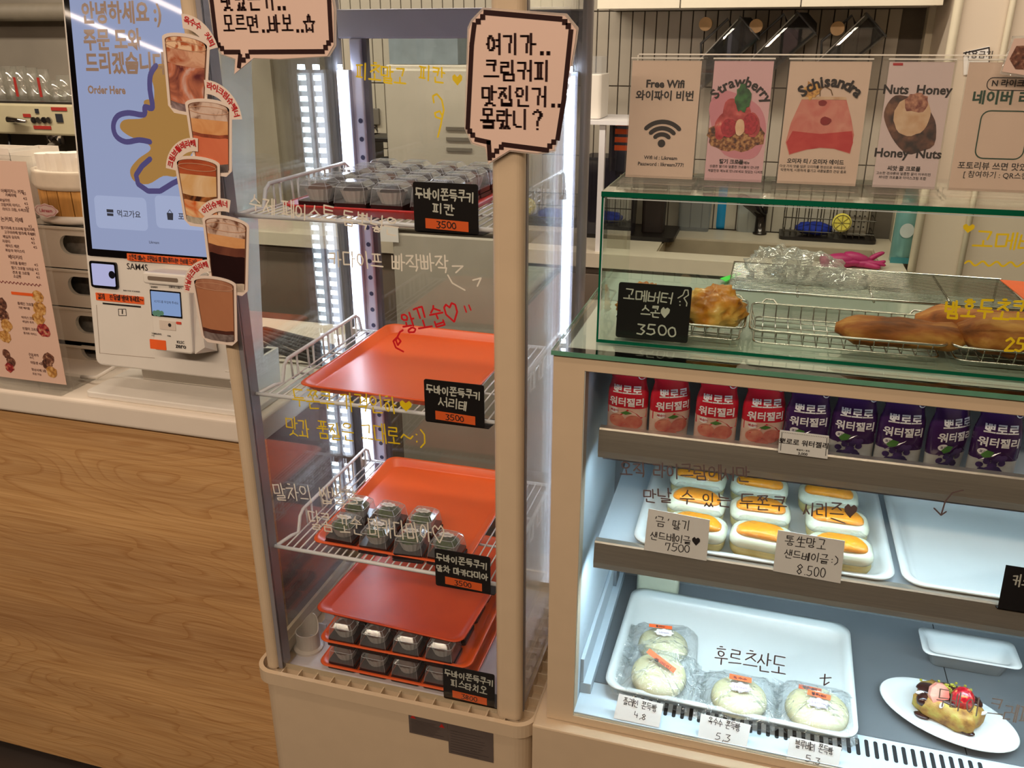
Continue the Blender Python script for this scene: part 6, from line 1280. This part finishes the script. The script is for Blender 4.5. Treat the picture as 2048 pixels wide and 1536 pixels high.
# table signs
def stand(x0,x1,pm,lab,tl_=0,sk=0):
    Y=1.118; z0=GT+.007; H=.142; fr=Fr((0,Y,z0),(1,0,0),(0,.10,1))
    t=thing('table_sign',lab,'table sign',((x0+x1)/2,Y,GT+.001),'acrylic table signs on the glass box')
    part('base_plate',MB().box(x0-.006,x1+.004,Y-.03,Y+.042,GT+.001,GT+.0045),acryl,t)
    part('front_lip',MB().prism(fr,[(x0-.006,-.003),(x1+.004,-.003),(x1+.004,.004),(x0-.006,.004)],-.002,.006),acryl,t)
    part('acrylic_sleeve',MB().prism(fr,[(x0-.0015,0),(x1+.0015,0),(x1+.0015,H+.003),(x0-.0015,H+.003)],.0008,.0022),acryl,t)
    part('top_edge',MB().prism(fr,[(x0-.0015,H+.002),(x1+.0015,H+.002),(x1+.0015,H+.0035),(x0-.0015,H+.0035)],-.002,.0024),mat('edge_white',C(236,232,220),.2),t)
    c=part('poster',MB().prism(fr,[(x0,.001),(x1,.001),(x1,H),(x0,H)],-.0006,0),pm,t)
    return t,c,fr,H
pbe=mat('poster_beige',C(234,208,188),.55,var=.01); ppk=mat('poster_pink',C(234,190,196),.55,var=.015,scale=8); pli=mat('poster_pale',C(230,210,208),.55,var=.015,scale=8)
def W(fr,m_,tx,px,py,h,bold=.02,al='CENTER',rot=0,d=.0004): a=fr.loc(px,py); m_.text(fr,tx,a[0],a[1],h,bold,al,d,rot)
def arc_text(fr,m_,tx,cx,cy,R_,h,span,mid=90,d=.0006,bold=.03):
    c=fr.loc(cx,cy); n=len(tx); wt_=[{'i':.55,'t':.75,'r':.75,'w':1.35,'S':1.1}.get(q_,1) for q_ in tx]
    for j,ch in enumerate(tx): a=math.radians(mid+span/2-span*(sum(wt_[:j])+wt_[j]/2)/sum(wt_)); m_.text(fr,ch,c[0]+R_*math.cos(a),c[1]+R_*math.sin(a),h,bold,'CENTER',d,a-PI/2)
# wifi
t,c,fr,H=stand(-.1745,-.0895,pbe,'beige table sign with a large black wifi symbol'); m_=MB()
W(fr,m_,'Free Wifi',1330,175,.0125,.035); W(fr,m_,'와이파이 비번',1329,199,.0125,.03); W(fr,m_,'Wifi id : Likream',1321,319,.0062,.018); W(fr,m_,'Password : likream777!',1321,332,.0062,.018)
cc=fr.loc(1323,286)
for R_,w_ in ((.0115,.0052),(.0195,.0052),(.028,.0052)): m_.ribbon(fr,[(cc[0]+R_*math.cos(math.radians(q)),cc[1]+R_*.92*math.sin(math.radians(q))) for q in range(42,139,8)],w_,.0005)
m_.flat(fr,circ(cc[0],cc[1]-.0005,.0048,18),.0005); part('printing',m_,inkblk,c)
# strawberry
t,c,fr,H=stand(-.0745,-.005,ppk,'pink table sign picturing a strawberry croffle'); m_=MB()
arc_text(fr,m_,'Strawberry',1476,228,.032,.0165,128,86,bold=.03); W(fr,m_,'딸기 크로플',1462,327,.006,.03); W(fr,m_,'시즌메뉴',1487,328,.004,.02); W(fr,m_,'상큼한 딸기와 달콤한 크로플이 만나면',1468,336,.0038,.01); W(fr,m_,'계절한정 메뉴로 만나보세요 맛있는 디저트',1470,345,.0038,.01); part('printing',m_,inkblk,c)
ph=part('pink_halo',MB().flat(fr,[fr.loc(*p) for p in smooth_px([(1418,220),(1440,182),(1480,190),(1520,215),(1532,260),(1515,310),(1480,318),(1440,300)],4)],.0002),mat('poster_rose',C(222,146,160),.55,var=0),c)
def blob(fr,cx,cy,rx,ry,n,seed,j=.12,rot=0):
    rd=random.Random(seed); c_=fr.loc(cx,cy); s_=.00062; pts=[]
    for k in range(n):
        q=2*PI*k/n; q_=1+rd.uniform(-j,j); a,b=rx*s_*q_*math.cos(q),ry*s_*q_*math.sin(q); pts.append((c_[0]+a*math.cos(rot)-b*math.sin(rot),c_[1]+a*math.sin(rot)+b*math.cos(rot)))
    return pts
wf_=ramp_mat('photo_waffle',[(.35,C(66,34,24)),(.5,C(150,92,50)),(.65,C(206,156,100))],260,.5,0)
sb=ramp_mat('photo_strawberry',[(.3,C(160,34,44)),(.6,C(214,90,90)),(.75,C(236,170,150))],90,.5,0); mint=ramp_mat('photo_mint',[(.3,C(24,64,34)),(.7,C(60,120,60))],150,.5,0); icr=ramp_mat('photo_cream',[(.3,C(214,170,130)),(.7,C(240,214,180))],60,.5,0)
pw=part('croffle_photo',MB().flat(fr,blob(fr,1472,272,56,30,28,3,.1),.0003),wf_,c)
m_=MB(); 
for i,(x,y,rx,ry,ro_) in enumerate(((1448,245,15,24,-.5),(1462,222,16,24,0),(1485,228,16,26,.3),(1505,250,14,24,.2),(1442,262,10,18,-.3))): m_.flat(fr,blob(fr,x,y,rx,ry,18,i,.05,ro_),.0006+i*.00006)
part('strawberry_photo',m_,sb,c)
m_=MB()
for i,(x,y,rx,ry,ro_) in enumerate(((1458,256,16,18,0),(1500,248,15,20,.1))): m_.flat(fr,blob(fr,x,y,rx,ry,18,i+9,.05,ro_),.0011+i*.00006)
part('strawberry_photo',m_,mat('photo_red',C(178,44,58),.5,var=.2,scale=300),c); part('cream_photo',MB().flat(fr,blob(fr,1480,255,9,17,16,4,.08),.0014),icr,c); part('mint_photo',MB().flat(fr,blob(fr,1486,196,14,26,22,6,.22),.0014),mint,c)
# schisandra
t,c,fr,H=stand(.0135,.1045,pbe,'beige table sign picturing a red schisandra drink'); m_=MB()
arc_text(fr,m_,'Schisandra',1652,247,.042,.0175,92,90,d=.0016,bold=.03); W(fr,m_,'오미자 티 / 오미자 에이드',1630,327,.0062,.03); W(fr,m_,'다섯 가지 맛을 담은 오미자를 정성으로 우려내어',1624,336,.0038,.01); W(fr,m_,'따뜻하게, 시원하게 즐기고 새콤달콤한 건강 음료',1626,344,.0038,.01); part('printing',m_,inkblk,c)
dr1=ramp_mat('photo_drink_pale',[(.3,C(214,110,100)),(.7,C(232,160,140))],40,.5,0,dist=1); dr2=ramp_mat('photo_drink_red',[(.3,C(196,36,44)),(.7,C(216,76,70))],40,.5,0,dist=1)
poly=lambda pts,d,k=3:MB().flat(fr,[fr.loc(*p) for p in (smooth_px(pts,k) if k else pts)],d)
part('drink_photo',poly([(1605,195),(1692,196),(1702,235),(1708,270),(1700,308),(1668,298),(1640,296),(1612,300),(1578,310),(1571,285),(1582,245)],.0003,0),dr1,c)
part('drink_photo',poly([(1585,262),(1640,268),(1704,262),(1706,285),(1699,306),(1668,297),(1640,295),(1612,299),(1579,308),(1573,285)],.0005,0),dr2,c)
part('drink_rim_photo',poly([(1604,193),(1692,194),(1693,200),(1603,199)],.0006,0),icr,c)
part('berry_photo',MB().flat(fr,blob(fr,1651,242,10,8,14,2,.1),.0008).flat(fr,blob(fr,1645,206,8,5,12,5,.1),.0008),mat('photo_red_dark',C(150,30,34),.5,var=.1),c)
part('garnish_photo',MB().flat(fr,blob(fr,1625,182,16,16,18,8,.3),.0009),ramp_mat('photo_garnish',[(.3,C(130,70,30)),(.6,C(220,170,90))],200,.5,0),c)
part('garnish_stem_photo',MB().ribbon(fr,[fr.loc(*p) for p in ((1640,192),(1640,178),(1650,173),(1662,180),(1665,190))],.001,.0011),mat('stem_ink',C(110,80,40),.5),c)
# nuts honey
t,c,fr,H=stand(.1235,.192,pli,'pale table sign picturing a nut croffle with ice cream'); m_=MB()
W(fr,m_,'Nuts  Honey',1833,188,.014,.03); W(fr,m_,'Honey  Nuts',1814,315,.014,.03); W(fr,m_,'씨앗 꿀 크로플',1807,341,.006,.03); W(fr,m_,'고소한 견과류와 달콤한 꿀이 어우러진',1806,350,.0038,.01); W(fr,m_,'바삭한 크로플과 아이스크림 조합',1804,358,.0038,.01); part('printing',m_,inkblk,c)
part('red_print',MB().flat(fr,[fr.loc(*p) for p in ((1786,131),(1806,131),(1806,126),(1786,126))],.0004),inkred,c)
part('croffle_photo',poly([(1780,200),(1800,190),(1850,205),(1862,225),(1872,250),(1868,290),(1840,303),(1815,308),(1790,285),(1772,250),(1768,225)],.0003),ramp_mat('photo_nut',[(.35,C(44,28,26)),(.55,C(104,66,50)),(.75,C(150,104,74))],90,.5,0),c)
part('ice_cream_photo',MB().flat(fr,blob(fr,1824,232,32,36,26,3,.04),.0006),icr,c); part('cinnamon_photo',MB().flat(fr,blob(fr,1832,205,22,18,20,7,.15),.0008),ramp_mat('photo_cinnamon',[(.35,C(130,70,60)),(.65,C(206,150,120))],200,.5,0),c)
# naver review sign without its code pattern
t,c,fr,H=stand(.207,.345,pbe,'large beige table sign with an empty rounded frame, rightmost of the row'); m_=MB()
W(fr,m_,'N 라이크림 인팩',1982,172,.0088,.02,'LEFT'); W(fr,m_,'포토리뷰 쓰면 맛있는 구움과자 드려요',1914,336,.0092,.01,'LEFT'); W(fr,m_,'[ 참여하기 : QR스캔 → 영수증인증 ]',1925,353,.0082,.006,'LEFT')
a=fr.loc(1972,180); b_=fr.loc(2080,156); q=rr(a[0],b_[0],a[1],b_[1],.006,5); m_.ribbon(fr,q+q[:1],.0009,.0004); part('printing',m_,inkblk,c)
m_=MB(); W(fr,m_,'네이버 리뷰이벤트',1942,205,.0155,.035,'LEFT'); a=fr.loc(1948,316); b_=fr.loc(2062,223); q=rr(a[0],b_[0],a[1],b_[1],.009,5); m_.ribbon(fr,q+q[:1],.0013,.0004); part('green_printing',m_,mat('dark_green_ink',C(20,70,50),.5,var=0),c)
# plastic-wrapped pack hanging at the top right, small note on the wall
q=P(2035,110,Y=1.12); t=thing('snack_photo_card','glossy wrapped card with a dark brown cake picture, at the top right corner','card',(q.x,1.11,q.z-.04))
fr=FY(1.105); part('wrap',MB().prism(fr,[fr.loc(*p) for p in ((2000,148),(2026,72),(2070,70),(2080,160))][::-1],-.002,.001),bag,t); part('card',MB().flat(fr,[fr.loc(*p) for p in ((2003,143),(2028,77),(2068,76),(2078,155))][::-1],.0015),pinkpaper,t)
part('cake_photo',MB().flat(fr,[fr.loc(*p) for p in ((2018,118),(2032,92),(2070,90),(2075,140),(2030,138))][::-1],.002),MATS['food_choc'],t)
fr=FY(2.697); q=fr.loc(1955,108); t=thing('wall_note','white paper note on the partition behind the row of signs','note',(q[0],2.697,q[1]-.05))
part('sheet',MB().prism(fr,[fr.loc(*p) for p in ((1927,150),(1979,146),(1979,92),(1927,104))],0,.001),paper,t); part('border_line',MB().ribbon(fr,[fr.loc(*p) for p in ((1927,106),(1978,95),(1978,150))],.003,.002),inkblk,t)
m_=MB(); W(fr,m_,'사용금지',1955,115,.02,.01,d=.002); part('writing',m_,inkblk,t)
